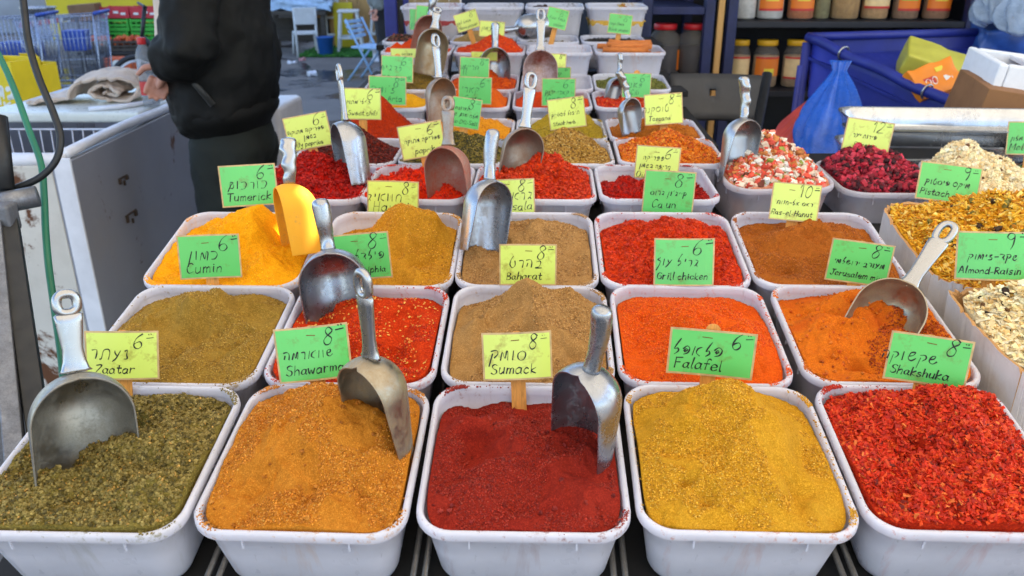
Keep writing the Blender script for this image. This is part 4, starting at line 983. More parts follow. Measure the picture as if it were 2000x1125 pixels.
scoop((1861, 428), (1772, 556), 1.09, .03, 67, .112, -14, 'hole', MO, 'scoop leaning right with holed handle in the two toned rust powder', AL, (-.25, .45))
# ------------------------------------------------------------------ ground and awning
def m_ground():
    n = NT('asphalt'); co = n.coord()
    c = n.ramp(n.noise(1.1, 6, .65, co, .5), [(.3, rgba((72, 68, 66))), (.7, rgba((112, 106, 100)))])
    c = n.mix(n.ramp(n.noise(90, 4, .7, co), [(.4, (0, 0, 0)), (.8, (.45, .45, .45))]), c, rgba((150, 148, 146)))
    wet = n.ramp(n.noise(.55, 4, .6, co, .8), [(.525, (0, 0, 0)), (.58, (1, 1, 1))])
    c = n.mix(wet, c, rgba((40, 40, 46))); n.set(Base_Color=c, Roughness=n.ramp(wet, [(0, (.85,) * 3), (1, (.12,) * 3)])); n.bump(n.noise(60, 4, .7, co), .25, .01)
    return n.m
MB().add([(-80, -30, 0), (80, -30, 0), (80, 130, 0), (-80, 130, 0)], [(0, 1, 2, 3)]).build('ground', m_ground())['kind'] = 'structure'
def m_awning():
    n = NT('awning_cloth'); co = n.coord(); c = n.ramp(n.noise(3, 4, .6, co), [(.3, rgba((232, 222, 200))), (.7, rgba((244, 236, 218)))])
    d = n.n('BsdfDiffuse'); t = n.n('BsdfTranslucent'); n.l(c, d.inputs[0]); n.l(c, t.inputs[0]); mx = n.n('MixShader'); mx.inputs[0].default_value = .36
    n.l(d.outputs[0], mx.inputs[1]); n.l(t.outputs[0], mx.inputs[2]); n.l(mx.outputs[0], n.out.inputs[0]); return n.m
aw = empty('stall_awning', (0, 1.9, 2.75)); tag(aw, 'off white cloth awning stretched over the spice stall', 'awning')
mb = MB(); hz = 2.75
tp = P(592, 430, 1.27); hx_, hy_ = tp.x + (hz - tp.z) * SUN.x / SUN.z, tp.y + (hz - tp.z) * SUN.y / SUN.z
xs = sorted([-1.5, -.9, -.4, hx_ - .035, hx_ + .035, 1.6, 2.4, 3.3]); ys = sorted([-3.0, .4, 1.1, hy_ - .04, hy_ + .06, 2.6, 3.4, 4.3])
vs = [(x, y - 1.9, -.05 * math.sin((x + 1.5) * 1.3) ** 2) for y in ys for x in xs]; n_ = len(xs); ih = xs.index(hx_ - .035); jh = ys.index(hy_ - .04)
mb.add(vs, [(j * n_ + i, j * n_ + i + 1, (j + 1) * n_ + i + 1, (j + 1) * n_ + i) for j in range(len(ys) - 1) for i in range(n_ - 1) if not (i == ih and j == jh)])
o = mb.build('cloth', m_awning(), aw)
# ------------------------------------------------------------------ more materials
def m_rusty(name, c, rust=(96, 58, 34), amt=.66, rough=.45):
    n = NT(name); co = n.coord(); base = n.ramp(n.noise(2.2, 5, .6, co), [(.3, rgba(c, .86)), (.7, rgba(c, 1.06))])
    f = n.math('ADD', n.noise(3.5, 6, .72, co, .6), n.math('MULTIPLY', n.noise(30, 4, .7, co), .18))
    f = n.ramp(f, [(amt + .08, (0, 0, 0)), (amt + .14, (1, 1, 1))])
    g = n.ramp(n.noise(6, 5, .7, co), [(.5, (0, 0, 0)), (.85, (.35, .35, .35))])
    n.set(Base_Color=n.mix(f, n.mix(g, base, rgba((150, 138, 122))), rgba(rust)), Roughness=n.ramp(f, [(0, (rough,) * 3), (1, (.9,) * 3)])); n.bump(n.noise(5, 4, .6, co), .12, .01)
    return n.m
def m_plastic(name, c, rough=.35, trans=0, var=.12, coat=0):
    n = NT(name); co = n.coord(); n.set(Base_Color=n.ramp(n.noise(9, 4, .6, co), [(.3, rgba(c, 1 - var)), (.7, rgba(c, 1 + var))]), Roughness=n.ramp(n.noise(40, 4, .6, co), [(.3, (rough,) * 3), (.7, (min(1, rough + .2),) * 3)]))
    n.bump(n.noise(18, 4, .6, co), .08, .004)
    if trans:
        t = n.n('BsdfTransparent'); mx = n.n('MixShader'); mx.inputs[0].default_value = trans; n.l(n.b.outputs[0], mx.inputs[1]); n.l(t.outputs[0], mx.inputs[2]); n.l(mx.outputs[0], n.out.inputs[0])
    return n.m
def m_cloth(name, c, rough=.9, sc=300, bump=.3, var=.2):
    n = NT(name); co = n.coord(); n.set(Base_Color=n.ramp(n.noise(14, 5, .65, co), [(.3, rgba(c, 1 - var)), (.7, rgba(c, 1 + var))]), Roughness=rough); n.b.inputs['Sheen Weight'].default_value = .15
    n.bump(n.noise(sc, 3, .6, co), bump, .002); return n.m
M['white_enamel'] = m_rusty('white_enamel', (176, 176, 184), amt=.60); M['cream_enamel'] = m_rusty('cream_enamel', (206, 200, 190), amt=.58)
M['white_pl'] = m_plastic('white_plastic', (214, 214, 220)); M['lid_pl'] = m_plastic('lid_plastic', (212, 214, 206), .22, var=.06)
M['blk'] = m_plastic('black_metal', (20, 20, 22), .4, var=.3); M['grey_metal'] = m_metal('grey_metal', (130, 132, 138), (80, 74, 70), .4, (.35, .6))
M['steel'] = m_metal('tray_steel', (190, 192, 196), (170, 148, 120), .24, (.14, .26), 8)
M['blue_pl'] = m_plastic('blue_tarp', (32, 44, 132), .38, var=.2); M['navy'] = m_plastic('navy_paint', (22, 30, 74), .5, var=.25); M['blue_post'] = m_plastic('blue_paint', (42, 50, 128), .5, var=.2)
M['skin'] = m_plastic('skin', (182, 128, 108), .5, var=.1); M['jacket'] = m_cloth('jacket_cloth', (15, 15, 14), .7, 240, .3, .35); M['jacket'].node_tree.nodes['Principled BSDF'].inputs['Sheen Weight'].default_value = 0; M['jacket'].node_tree.nodes['Principled BSDF'].inputs['Specular IOR Level'].default_value = .22; M['trouser'] = m_cloth('trouser_cloth', (19, 25, 21)); M['trouser'].node_tree.nodes['Principled BSDF'].inputs['Sheen Weight'].default_value = 0; M['hair'] = m_cloth('hair', (40, 32, 28))
M['towel'] = m_cloth('towel', (204, 184, 166), .95, 380, 1.0, .12)
M['yellow_card'] = plain('yellow_carton', (226, 196, 22), .6, var=.08); M['wood'] = m_wood('plank_wood', (186, 142, 84), 6, .75, (6, 6, .5)); M['darkwood'] = m_wood('dark_wood', (74, 66, 58), 6, .85, (1, 4, 4))
M['whitewood'] = plain('white_wood', (208, 208, 206), .6, var=.08, scale=12); M['ltblue'] = plain('light_blue_paint', (150, 186, 222), .5, var=.08)
M['green_cr'] = m_plastic('green_crate', (58, 168, 52)); M['red_cr'] = plain('red_carton', (188, 44, 52), .6); M['orange_cr'] = m_plastic('orange_plastic', (206, 92, 44)); M['brown_cb'] = m_cardboard('brown_cardboard', (96, 70, 48), (126, 94, 66))
M['brown_cb2'] = m_cardboard('brown_box_card', (112, 74, 44), (140, 98, 62))
M['bucket'] = m_plastic('blue_bucket', (36, 92, 164)); M['yellow_wall'] = plain('yellow_wall', (204, 180, 20), .6, var=.12, scale=2)
M['hose_g'] = m_plastic('green_hose', (24, 104, 76), .4); M['foam'] = plain('styrofoam', (222, 226, 234), .85, var=.04, scale=40, bump=.3, bscale=220)
M['shelf'] = plain('shelf_dark', (16, 18, 30), .6, var=.3); M['orange'] = plain('orange_peel', (226, 132, 24), .45, bump=.2, bscale=200)
M['chair_pl'] = plain('dark_grey_plastic', (58, 56, 55), .6, var=.1, scale=30, bump=.1); M['red_lid'] = m_plastic('red_lid', (186, 22, 30), .35); M['yel_lid'] = m_plastic('yellow_lid', (224, 168, 24), .35)
M['label_o'] = plain('label_orange', (222, 118, 30), .5, var=.06); M['label_y'] = plain('label_yellow', (226, 206, 60), .5, var=.06); M['label_r'] = plain('label_red', (190, 44, 40), .5, var=.06); M['label_c'] = plain('label_cream', (218, 190, 140), .5, var=.1, scale=40); M['label_g'] = plain('label_green', (120, 214, 70), .5)
M['bagblue'] = m_plastic('blue_bag', (22, 84, 184), .18, .12, .25); M['bagred'] = m_plastic('coral_bag', (186, 62, 52), .3, .1, .25); M['bagclear'] = m_plastic('clear_bag', (150, 170, 196), .15, .45, .3)
M['bagyel'] = m_plastic('yellow_wrap', (196, 190, 74), .3, .05, .15); M['packet'] = m_plastic('orange_packet', (234, 134, 26), .28, 0, .1); M['white_ink'] = plain('white_print', (226, 224, 216), .6, var=.04); M['grey_ink'] = plain('grey_print', (120, 120, 112), .6)
def glass_mat(name, c, alpha):
    n = NT(name); n.set(Base_Color=rgba(c), Roughness=.08); t = n.n('BsdfTransparent'); t.inputs[0].default_value = tuple(x for x in rgba((226, 226, 226)))
    mx = n.n('MixShader'); mx.inputs[0].default_value = alpha; n.l(n.b.outputs[0], mx.inputs[1]); n.l(t.outputs[0], mx.inputs[2]); n.l(mx.outputs[0], n.out.inputs[0]); return n.m
M['pet'] = glass_mat('clear_plastic', (190, 196, 204), .72); M['jar'] = glass_mat('jar_plastic', (190, 180, 170), .86)

# ------------------------------------------------------------------ chest freezer on the left, with what lies on and in it
FX0, FX1, FY0, FY1, FZ = -2.12, -1.375, 2.50, 4.10, .92
fr_ = empty('chest_freezer', ((FX0 + FX1) / 2, (FY0 + FY1) / 2, 0)); tag(fr_, 'worn white chest freezer with rust marks, lid slid half open', 'freezer')
cx_, cy_ = (FX0 + FX1) / 2, (FY0 + FY1) / 2
def fbox(nm, x0, x1, y0, y1, z0, z1, mat, bevel=.004):
    return MB().box(((x0 + x1) / 2 - cx_, (y0 + y1) / 2 - cy_, (z0 + z1) / 2), (x1 - x0, y1 - y0, z1 - z0)).build(nm, mat, fr_, bevel=bevel)
t_ = .06
M['shaded_enamel'] = m_rusty('shaded_enamel', (142, 142, 150), amt=.62, rough=.34); fbox('side_wall', FX1 - t_, FX1, FY0, FY1, .06, FZ - .03, M['shaded_enamel']); fbox('side_wall', FX0, FX0 + t_, FY0, FY1, .06, FZ - .03, M['white_enamel'])  # stall-side wall is white enamel too; its shade is painted in as grey
fbox('end_wall', FX0 + t_, FX1 - t_, FY0, FY0 + t_, .06, FZ - .045, M['cream_enamel']); fbox('end_wall', FX0 + t_, FX1 - t_, FY1 - t_, FY1, .06, FZ - .03, M['white_enamel'])
fbox('floor_panel', FX0 + t_, FX1 - t_, FY0 + t_, FY1 - t_, .25, .28, M['white_pl'])
fbox('corner_trim', FX1 - .05, FX1 + .006, FY0 - .006, FY0 + .004, .06, FZ - .02, M['white_pl'], .002)
rim = MB()
rim.tube([(FX1 - .02 - cx_, y - cy_, FZ - .012 + .004 * math.sin(y * 5)) for y in np.linspace(FY0 + .02, FY1, 14)], .017, 10)
rim.tube([(x - cx_, FY0 + .02 - cy_, FZ - .03) for x in np.linspace(FX0, FX1 - .02, 6)], .022, 10)
rim.build('rim', M['white_pl'], fr_, True)
ld = MB(); q = [(-2.06, 3.13), (-1.42, 3.13), (-1.42, 4.08), (-1.78, 4.08)]; zz = (.885, .925)
ld.add([(x - cx_, y - cy_, z) for z in zz for x, y in q], [(3, 2, 1, 0), (4, 5, 6, 7)] + [(i, (i + 1) % 4, 4 + (i + 1) % 4, 4 + i) for i in range(4)]); ld.build('lid', M['lid_pl'], fr_, bevel=.012, seg=3)
ldh = MB(); ldh.tube([(-1.62 - cx_, 3.16 - cy_, .932), (-1.52 - cx_, 3.19 - cy_, .936), (-1.44 - cx_, 3.30 - cy_, .934), (-1.44 - cx_, 3.42 - cy_, .932)], .009, 8); ldh.build('lid_handle', M['white_pl'], fr_, True)
for z, y, w_, h_ in ((.74, 2.82, .07, .035), (.60, 2.83, .09, .05)):      # broken latch mounts on the side
    mb = MB(); mb.box((FX1 + .002 - cx_, y - cy_, z + h_ * .4), (.004, w_, .008)); mb.box((FX1 + .004 - cx_, y - cy_ - w_ * .4, z + h_ * .15), (.008, .012, h_ * .5)); mb.box((FX1 + .004 - cx_, y - cy_ + w_ * .38, z + h_ * .2), (.008, .016, h_ * .42)); mb.box((FX1 + .003 - cx_, y - cy_ + .004, z - h_ * .2), (.006, .010, .018)); mb.build('latch_mount', plain('rust_%d' % int(z * 100), (62, 48, 38), .9, var=.4, scale=50), fr_, bevel=.002)
mb = MB(); mb.box((FX1 + .004 - cx_, 3.02 - cy_, .36), (.014, .02, .02)); mb.build('bolt', M['grey_metal'], fr_, bevel=.003)
bk = empty('wire_basket', (-1.74, 2.87, .865)); tag(bk, 'white wire basket hanging inside the open freezer', 'basket')
mb = MB(); x0, x1, y0, y1 = -.30, .27, -.22, .24
for z, s in ((0, 1), (-.11, .94), (-.22, .9)): mb.tube([(x0 * s, y0 * s, z), (x1 * s, y0 * s, z), (x1 * s, y1 * s, z), (x0 * s, y1 * s, z)], .0045 if z == 0 else .003, 6, closed=True)
for i in range(15):
    t = i / 14; x = x0 + (x1 - x0) * t; mb.tube([(x, y0, 0), (x * .9, y0 * .9, -.22), (x * .9, y1 * .9, -.22), (x, y1, 0)], .0026, 5)
for i in range(11):
    y = y0 + (y1 - y0) * i / 10; mb.tube([(x0, y, 0), (x0 * .9, y * .9, -.22), (x1 * .9, y * .9, -.22), (x1, y, 0)], .0026, 5)
mb.build('wire_cage', M['white_pl'], bk, True)
for p, r_ in (((-1.585, 2.90, .755), .058), ((-1.475, 2.99, .70), .052), ((-1.69, 3.0, .68), .055)):
    o = MB().sphere(p, (r_, r_, r_ * .93), 20, 12).build('orange', M['orange'], None, True); tag(o, 'ripe orange lying in the wire basket of the freezer', 'orange', 'oranges in the freezer basket')
# towel: crumpled cloth made as a folded thick sheet
def towel():
    N_ = Noise(12); pr = [(-.24, .006), (-.19, .012), (-.13, .016), (-.08, .028), (-.055, .07), (-.02, .10), (.05, .112), (.12, .108), (.175, .088), (.19, .05), (.17, .018), (.11, .008), (.04, .014), (.0, .04), (.03, .068), (.09, .074), (.125, .052), (.095, .034), (.05, .040)]
    pr = catmull(pr, 7); n, m = len(pr), 40; V = []
    for i, (x, z) in enumerate(pr):
        for j in range(m):
            t = j / (m - 1); f = float(N_.fbm(np.array([x * 30. + i * .02]), np.array([t * 5.]), 3)[0]); g = float(N_.fbm(np.array([i * .12 + 9]), np.array([t * 9. + 3]), 3)[0])
            sq = 1 - .22 * abs(2 * t - 1) ** 2
            V.append((x * (1 - .1 * t) + .012 * g + .03 * t, (t - .5) * .19 * (1 + .1 * math.sin(i * .3)) + .010 * f, max(.003, z * sq + .007 * f + .004 * g)))
    V = np.array(V); a = np.array([i * m + j for i in range(n - 1) for j in range(m - 1)]); F = np.stack([a, a + m, a + m + 1, a + 1], 1)
    return np_mesh('towel', V, F, M['towel'])
tl = PZ(188, 196, .925); tl.z = .931
o = link('towel', towel(), None, tl, (0, 0, R(10))); sm = o.modifiers.new('t', 'SOLIDIFY'); sm.thickness = .012; sm.offset = 0; tag(o, 'crumpled beige towel lying on the freezer lid', 'towel')
def bottle(name, loc, label, cap, s=1.0):
    root = empty(name, loc); tag(root, label, 'bottle'); prof = [(.001, 0), (.030, .001), (.034, .008)]
    z = .02
    while z < .15: prof += [(.034, z), (.0325, z + .006), (.034, z + .012)]; z += .016
    prof += [(.034, .165), (.036, .185), (.034, .21), (.026, .235), (.016, .252), (.0145, .262)]
    MB().lathe([(r * s, z_ * s) for r, z_ in prof], 24).build('bottle_body', M['pet'], root, True)
    MB().lathe([(.0345 * s, .05 * s), (.0347 * s, .052 * s), (.0347 * s, .105 * s), (.0345 * s, .107 * s)], 24, cap=False).build('wrap_label', M['label_r'], root, True)
    MB().lathe([(.017 * s, .256 * s), (.0175 * s, .258 * s), (.0175 * s, .28 * s), (.016 * s, .283 * s), (.001, .2835 * s)], 20).build('cap', cap, root, True)
bp_ = PZ(297, 207, .925); bottle('water_bottle', bp_, 'clear plastic bottle with red cap standing on the freezer lid', M['red_lid'], .92)

# ------------------------------------------------------------------ people
def tube_body(mb, pts, rad, n=14):
    """tapered limb with rounded ends; rad entries are r or (rx, ry)"""
    P_ = [Vector(p) for p in pts]; rings = []
    k = len(P_); up = Vector((0, 1, 0))
    for i, p in enumerate(P_):
        t = (P_[min(i + 1, k - 1)] - P_[max(i - 1, 0)]).normalized()
        u = up if abs(t.dot(up)) < .9 else Vector((0, 0, 1))
        x = t.cross(u).normalized(); y = x.cross(t).normalized(); r = rad[i] if isinstance(rad[i], tuple) else (rad[i], rad[i])
        if i == 0: rings.append([p - t * min(r) * .5 + (x * math.cos(2 * math.pi * j / n) * r[0] + y * math.sin(2 * math.pi * j / n) * r[1]) * .6 for j in range(n)])
        rings.append([p + x * math.cos(2 * math.pi * j / n) * r[0] + y * math.sin(2 * math.pi * j / n) * r[1] for j in range(n)])
        if i == k - 1: rings.append([p + t * min(r) * .5 + (x * math.cos(2 * math.pi * j / n) * r[0] + y * math.sin(2 * math.pi * j / n) * r[1]) * .6 for j in range(n)])
    mb.loft(rings)
def hand(mb, wrist, tip, side, curl=.6):
    w_, t_ = Vector(wrist), Vector(tip); ax = (t_ - w_).normalized(); pn = side.normalized(); ac = ax.cross(pn).normalized()   # pn: palm normal, ac: across the palm
    tube_body(mb, [w_ - ax * .03, w_, w_ + ax * .04, w_ + ax * .085], [(.026, .022), (.026, .02), (.038, .016), (.038, .014)])
    for i, ln in enumerate((.062, .072, .068, .054)):
        b = w_ + ax * .08 + ac * (-.028 + .0187 * i); p = [b]; d_ = ax.copy()
        for s in range(3):
            d_ = (Matrix.Rotation(-curl * (.5 + .35 * s), 3, ac) @ d_); p.append(p[-1] + d_ * ln * (.44, .32, .24)[s])
        tube_body(mb, p, [.0095, .009, .0085, .007], 8)
    b = w_ + ax * .03 - ac * .032; d_ = (ax * .6 - ac * .6 - pn * .3).normalized(); tube_body(mb, [b, b + d_ * .035, b + (d_ + ax * .7).normalized() * .065], [.0125, .011, .0085], 8)
mat_pocket = m_cloth('pocket_trim', (30, 30, 28), .5)
def person(loc, rz, label, jm, tm, bulky, arms, hairm, mass=1.0, shirt=None):
    root = empty('person', loc, (0, 0, rz)); tag(root, label, 'person')
    b = MB()
    tube_body(b, [(0, -.01, .90), (0, 0, 1.10), (0, .005, 1.30), (0, -.01, 1.44)], [(.15, .11), (.14, .10), (.165, .115), (.14, .08)], 18)
    tube_body(b, [(0, -.015, 1.44), (0, .005, 1.56)], [.062, .056])
    b.sphere((0, .015, 1.655), (.076, .096, .115), 20, 14); b.sphere((0, .045, 1.60), (.056, .066, .06), 16, 10)
    tube_body(b, [(0, .098, 1.665), (0, .118, 1.64), (0, .126, 1.622)], [.010, .014, .017], 8)            # nose
    tube_body(b, [(-.022, .098, 1.588), (0, .108, 1.588), (.022, .098, 1.588)], [.006, .009, .006], 8)      # lips
    for s in (-1, 1):
        b.sphere((s * .078, .0, 1.645), (.012, .022, .033), 8, 8); b.sphere((s * .034, .090, 1.672), (.018, .014, .011), 10, 6)
        tube_body(b, [(s * .09, 0, .90), (s * .095, .015, .50), (s * .10, -.01, .10)], [(.085, .09), (.056, .06), (.04, .045)])
        a = arms[0 if s < 0 else 1]
        tube_body(b, [a[0], a[1], a[2]], [.048, .04, .028]); hand(b, a[2], a[3], Vector(a[4]))
    o = b.build('body', M['skin'], root, True); rm = o.modifiers.new('union', 'REMESH'); rm.mode = 'VOXEL'; rm.voxel_size = .0055; rm.use_smooth_shade = True
    sm = o.modifiers.new('s', 'SMOOTH'); sm.factor = .5; sm.iterations = 2
    tex = bpy.data.textures.get('folds') or bpy.data.textures.new('folds', 'CLOUDS'); tex.noise_scale = .085; tex.noise_depth = 2
    def cloth(nm, mb, mat, vox, st):
        o = mb.build(nm, mat, root, True); r_ = o.modifiers.new('union', 'REMESH'); r_.mode = 'VOXEL'; r_.voxel_size = vox; r_.use_smooth_shade = True
        s_ = o.modifiers.new('s', 'SMOOTH'); s_.factor = .5; s_.iterations = 6
        d_ = o.modifiers.new('folds', 'DISPLACE'); d_.texture = tex; d_.strength = st; d_.mid_level = .5; d_.texture_coords = 'GLOBAL'
    j = MB(); k = mass
    tube_body(j, [(0, .0, .985), (0, .005, 1.0), (0, .01, 1.05), (0, .0, 1.14), (0, -.005, 1.28), (0, -.02, 1.40), (0, -.02, 1.49)],
              [(.205 * k, .165 * k), (.21 * k, .17 * k), (.215 * k, .178 * k), (.215 * k, .185 * k), (.215 * k, .18 * k), (.20, .145), (.10, .075)], 24)
    tube_body(j, [(0, -.025, 1.47), (0, -.01, 1.535)], [.082, .074])
    for s in (-1, 1):
        a = arms[0 if s < 0 else 1]; e = Vector(a[1]); w_ = Vector(a[2]); sh = Vector(a[0]); bu = bulky
        tube_body(j, [sh + Vector((-s * .05, 0, .0)), sh.lerp(e, .3), sh.lerp(e, .7), e, e.lerp(w_, .35), e.lerp(w_, .7), w_.lerp(e, .06), w_], [.085 * bu, .08 * bu, .078 * bu, .082 * bu, .080 * bu, .074 * bu, .066 * bu, .05 * bu])
    cloth('jacket', j, jm, .011, .036)
    hb = MB(); tube_body(hb, [(0, .0, .972), (0, .002, .99), (0, .004, 1.015)], [(.196 * k, .158 * k), (.212 * k, .174 * k), (.212 * k, .176 * k)], 28); cloth('hem_band', hb, jm, .012, .006)
    if shirt:
        pk_ = MB(); pk_.tube([(-.214 * k, -.03, 1.05), (-.218 * k, .01, 1.11), (-.214 * k, .055, 1.175)], .010, 8); pk_.build('pocket', mat_pocket, root, True)
        q = MB(); tube_body(q, [(0, .085, 1.08), (0, .09, 1.2), (0, .085, 1.34), (0, .05, 1.46)], [(.085, .112), (.085, .115), (.08, .11), (.06, .08)], 18); cloth('shirt', q, shirt, .012, .012)
    t = MB(); tube_body(t, [(0, -.01, .86), (0, -.005, .95), (0, 0, 1.02)], [(.165, .135), (.16, .13), (.15, .12)], 20)
    for s in (-1, 1): tube_body(t, [(s * .085, -.01, .90), (s * .095, .005, .70), (s * .10, .01, .48), (s * .105, -.005, .12), (s * .105, 0, .07)], [(.105, .125), (.10, .108), (.08, .085), (.068, .075), (.07, .08)])
    cloth('trousers', t, tm, .012, .022)
    h = MB(); h.sphere((0, -.008, 1.685), (.084, .100, .102), 18, 12); h.sphere((0, -.045, 1.65), (.078, .066, .085), 16, 10); cloth('hair', h, hairm, .012, .012)
    for s in (-1, 1):
        f = MB(); tube_body(f, [(s * .105, -.09, .045), (s * .105, -.02, .055), (s * .11, .07, .045), (s * .115, .15, .032)], [(.036, .042), (.042, .05), (.046, .04), (.034, .028)]); f.build('shoe', M['blk'], root, True)
    return root
armL = [(-.20, -.01, 1.45), (-.27, .0, 1.23), (-.19, .095, 1.17), (-.12, .20, 1.055), (.7, .3, 0)]
armR = [(.20, -.01, 1.45), (.27, .03, 1.23), (.11, .15, 1.16), (-.02, .215, 1.05), (-.7, .3, 0)]
ploc = P(452, 268, 2.80)
person((ploc.x, ploc.y, 0), R(90), 'person in a bulky black jacket standing with hands clasped before the freezer', M['jacket'], M['trouser'], 1.08, [armL, armR], M['hair'], 1.0, M['towel'])
aL = [(-.20, -.01, 1.43), (-.25, -.0, 1.14), (-.26, .08, .92), (-.25, .11, .82), (1, 0, 0)]; aR = [(.20, -.01, 1.43), (.25, 0, 1.14), (.26, .07, .92), (.25, .1, .82), (-1, 0, 0)]
M['grey_shirt'] = m_cloth('grey_shirt', (110, 114, 112)); M['black_tr'] = m_cloth('black_trousers', (24, 24, 28))
p2 = P(752, 60, 9.0); person((p2.x, p2.y, 0), R(100), 'distant person in a grey top and black trousers, half hidden by the blue post', M['grey_shirt'], M['black_tr'], .85, [aL, aR], M['hair'])

# ------------------------------------------------------------------ near left: post, pipe, hoses
pc = empty('stall_corner_post', P(40, 800, 1.12)); tag(pc, 'black and grey steel corner post with a pipe stub at the left edge', 'post'); o0 = pc.location.copy()
def pst(nm, a, b, w_, d_, mat, bevel=.002):
    a, b = Vector(a) - o0, Vector(b) - o0; v = b - a; q = v.to_track_quat('Z', 'Y').to_matrix()
    return MB().box((a + b) / 2, (w_, d_, v.length), q).build(nm, mat, pc, bevel=bevel)
lo1 = P(118, 960, 1.02); lo1.z = 0
a_ = P(18, 440, 1.42); b_ = P(70, 800, 1.24); b2 = a_ + (b_ - a_) * ((a_.z) / (a_.z - b_.z)); pst('angle_bar', a_, b2, .030, .034, M['blk'])
a_ = P(-12, 440, 1.40); b_ = P(22, 800, 1.22); b2 = a_ + (b_ - a_) * ((a_.z) / (a_.z - b_.z)); pst('grey_bar', a_, b2, .026, .03, M['grey_metal'])
MB().bar(P(-40, 405, 1.42) - o0, P(74, 383, 1.45) - o0, .019, 16).build('pipe_stub', M['grey_metal'], pc, True)
MB().bar(P(10, 372, 1.44) - o0, P(-4, 230, 1.46) - o0, .016, 12).build('pipe_upright', M['blk'], pc, True)
mb = MB(); mb.box(P(10, 425, 1.41) - o0, (.035, .035, .05)); mb.build('clamp', M['grey_metal'], pc, bevel=.006)
def hose(name, pts, d0, d1, r_, mat, label):
    q = catmull([(x, y) for x, y in pts], 6); n = len(q)
    o = MB().tube([P(x, y, d0 + (d1 - d0) * i / (n - 1)) for i, (x, y) in enumerate(q)], r_, 10).build(name, mat, None, True); tag(o, label, 'hose' if 'hose' in name else 'cable')
hose('water_hose', [(-40, 40), (0, 112), (30, 180), (58, 258), (80, 320), (86, 380), (89, 450), (95, 520), (106, 600), (120, 700), (128, 800)], 1.65, 1.36, .0062, M['hose_g'], 'green garden hose hanging down at the left edge')
hose('power_cable', [(30, -90), (45, 0), (55, 80), (75, 150), (104, 220), (118, 268), (110, 312), (80, 345), (40, 364), (0, 373), (-60, 376)], 1.50, 1.46, .0064, M['blk'], 'thick black cable looping in front of the freezer')

# ------------------------------------------------------------------ right side: shelf rack with jars
rk = empty('shelf_rack', (1.35, 3.6, 0)); tag(rk, 'navy steel shelf rack holding jars in the dark back of the shop', 'shelf')
YR = 3.40
def rx(px, py=100): return PY(px, py, YR).x
def rbox(nm, x0, x1, y0, y1, z0, z1, mat, bevel=.003): return MB().box(((x0 + x1) / 2 - 1.35, (y0 + y1) / 2 - 3.6, (z0 + z1) / 2), (x1 - x0, y1 - y0, z1 - z0)).build(nm, mat, rk, bevel=bevel)
XL, XM0, XM1, XR_ = rx(1268), rx(1378), rx(1422), rx(1880)
for x in (XL - .02, XM0, XM1, XR_):
    rbox('upright', x - .018, x + .02, YR - .02, YR + .02, 0, 2.3, M['navy']); rbox('upright', x - .018, x + .02, YR + .40, YR + .44, 0, 2.3, M['navy'])
rbox('wood_strip', XM0 + .035, XM0 + .06, YR - .01, YR + .012, 0, 2.3, M['wood'])
for z in (.45, .70, .965, 1.235, 1.51, 1.8): rbox('shelf_board', XM1 + .021, XR_ - .019, YR - .015, YR + .43, z - .025, z, M['shelf'])
for z in (.75, 1.02, 1.29, 1.6): rbox('shelf_board', XL + .001, XM0 - .019, YR - .015, YR + .43, z - .03, z, M['navy'])
rbox('back_panel', XL - .04, XR_ + .9, YR + .445, YR + .47, 0, 2.6, M['shelf']); rbox('side_panel', XR_ + .021, XR_ + .04, YR, YR + .44, 0, 2.3, M['shelf'])
JARN = [0]
def jar(x, z, r_, h_, cont, lid, lab, label, y=None, fill=.72, neck=.72):
    root = empty('spice_jar', (x, y or YR + .10, z)); tag(root, label, 'jar', 'jars on the shelf rack'); s = h_
    MB().lathe([(r_ * .9, 0), (r_, .008), (r_, .70 * s), (r_ * .93, .78 * s), (r_ * neck, .86 * s), (r_ * neck, .90 * s)], 28).build('jar_body', M['jar'], root, True)
    JARN[0] += 1
    MB().lathe([(r_ * .84, .004), (r_ * .965, .01), (r_ * .965, fill * .78 * s), (.002, fill * .80 * s)], 24).build('contents', plain('contents_%d' % JARN[0], tuple(min(250, q_ * 1.15) for q_ in cont), .9, var=.2, scale=60), root, True)
    if lid: MB().lathe([(r_ * (neck + .06), .885 * s), (r_ * (neck + .09), .89 * s), (r_ * (neck + .09), .985 * s), (r_ * (neck + .04), s), (.002, s)], 28).build('lid', lid, root, True)
    def arc(nm, m, a0, a1, z0, z1, off):
        n = 12; vs = []
        for i in range(n + 1):
            a = R(a0 + (a1 - a0) * i / n)
            for zz in (z0, z1): vs.append(((r_ + off) * math.cos(a), (r_ + off) * math.sin(a), zz * s))
        MB().add(vs, [(2 * i, 2 * i + 2, 2 * i + 3, 2 * i + 1) for i in range(n)]).build(nm, m, root, True)
    if lab:
        for nm, mk, a0, a1, z0, z1, off in lab: arc(nm, M[mk], a0, a1, z0, z1, off)
OL = [('label', 'label_o', 205, 320, .2, .72, .0008), ('label_patch', 'label_y', 235, 290, .33, .6, .0016), ('label_band', 'label_r', 205, 320, .16, .2, .0008)]
CL = [('label', 'label_c', 200, 330, .22, .66, .0008), ('label_band', 'label_r', 200, 330, .2, .24, .0016), ('label_band', 'label_r', 200, 330, .62, .66, .0016)]
GLb = [('label', 'label_o', 215, 325, .2, .74, .0008), ('label_patch', 'label_g', 225, 300, .34, .72, .0016), ('label_band', 'label_r', 215, 325, .16, .2, .0008)]
OR2 = [('label', 'label_o', 205, 330, .26, .62, .0008), ('label_patch', 'label_y', 250, 295, .27, .42, .0016), ('label_band', 'label_r', 205, 330, .62, .66, .0008)]
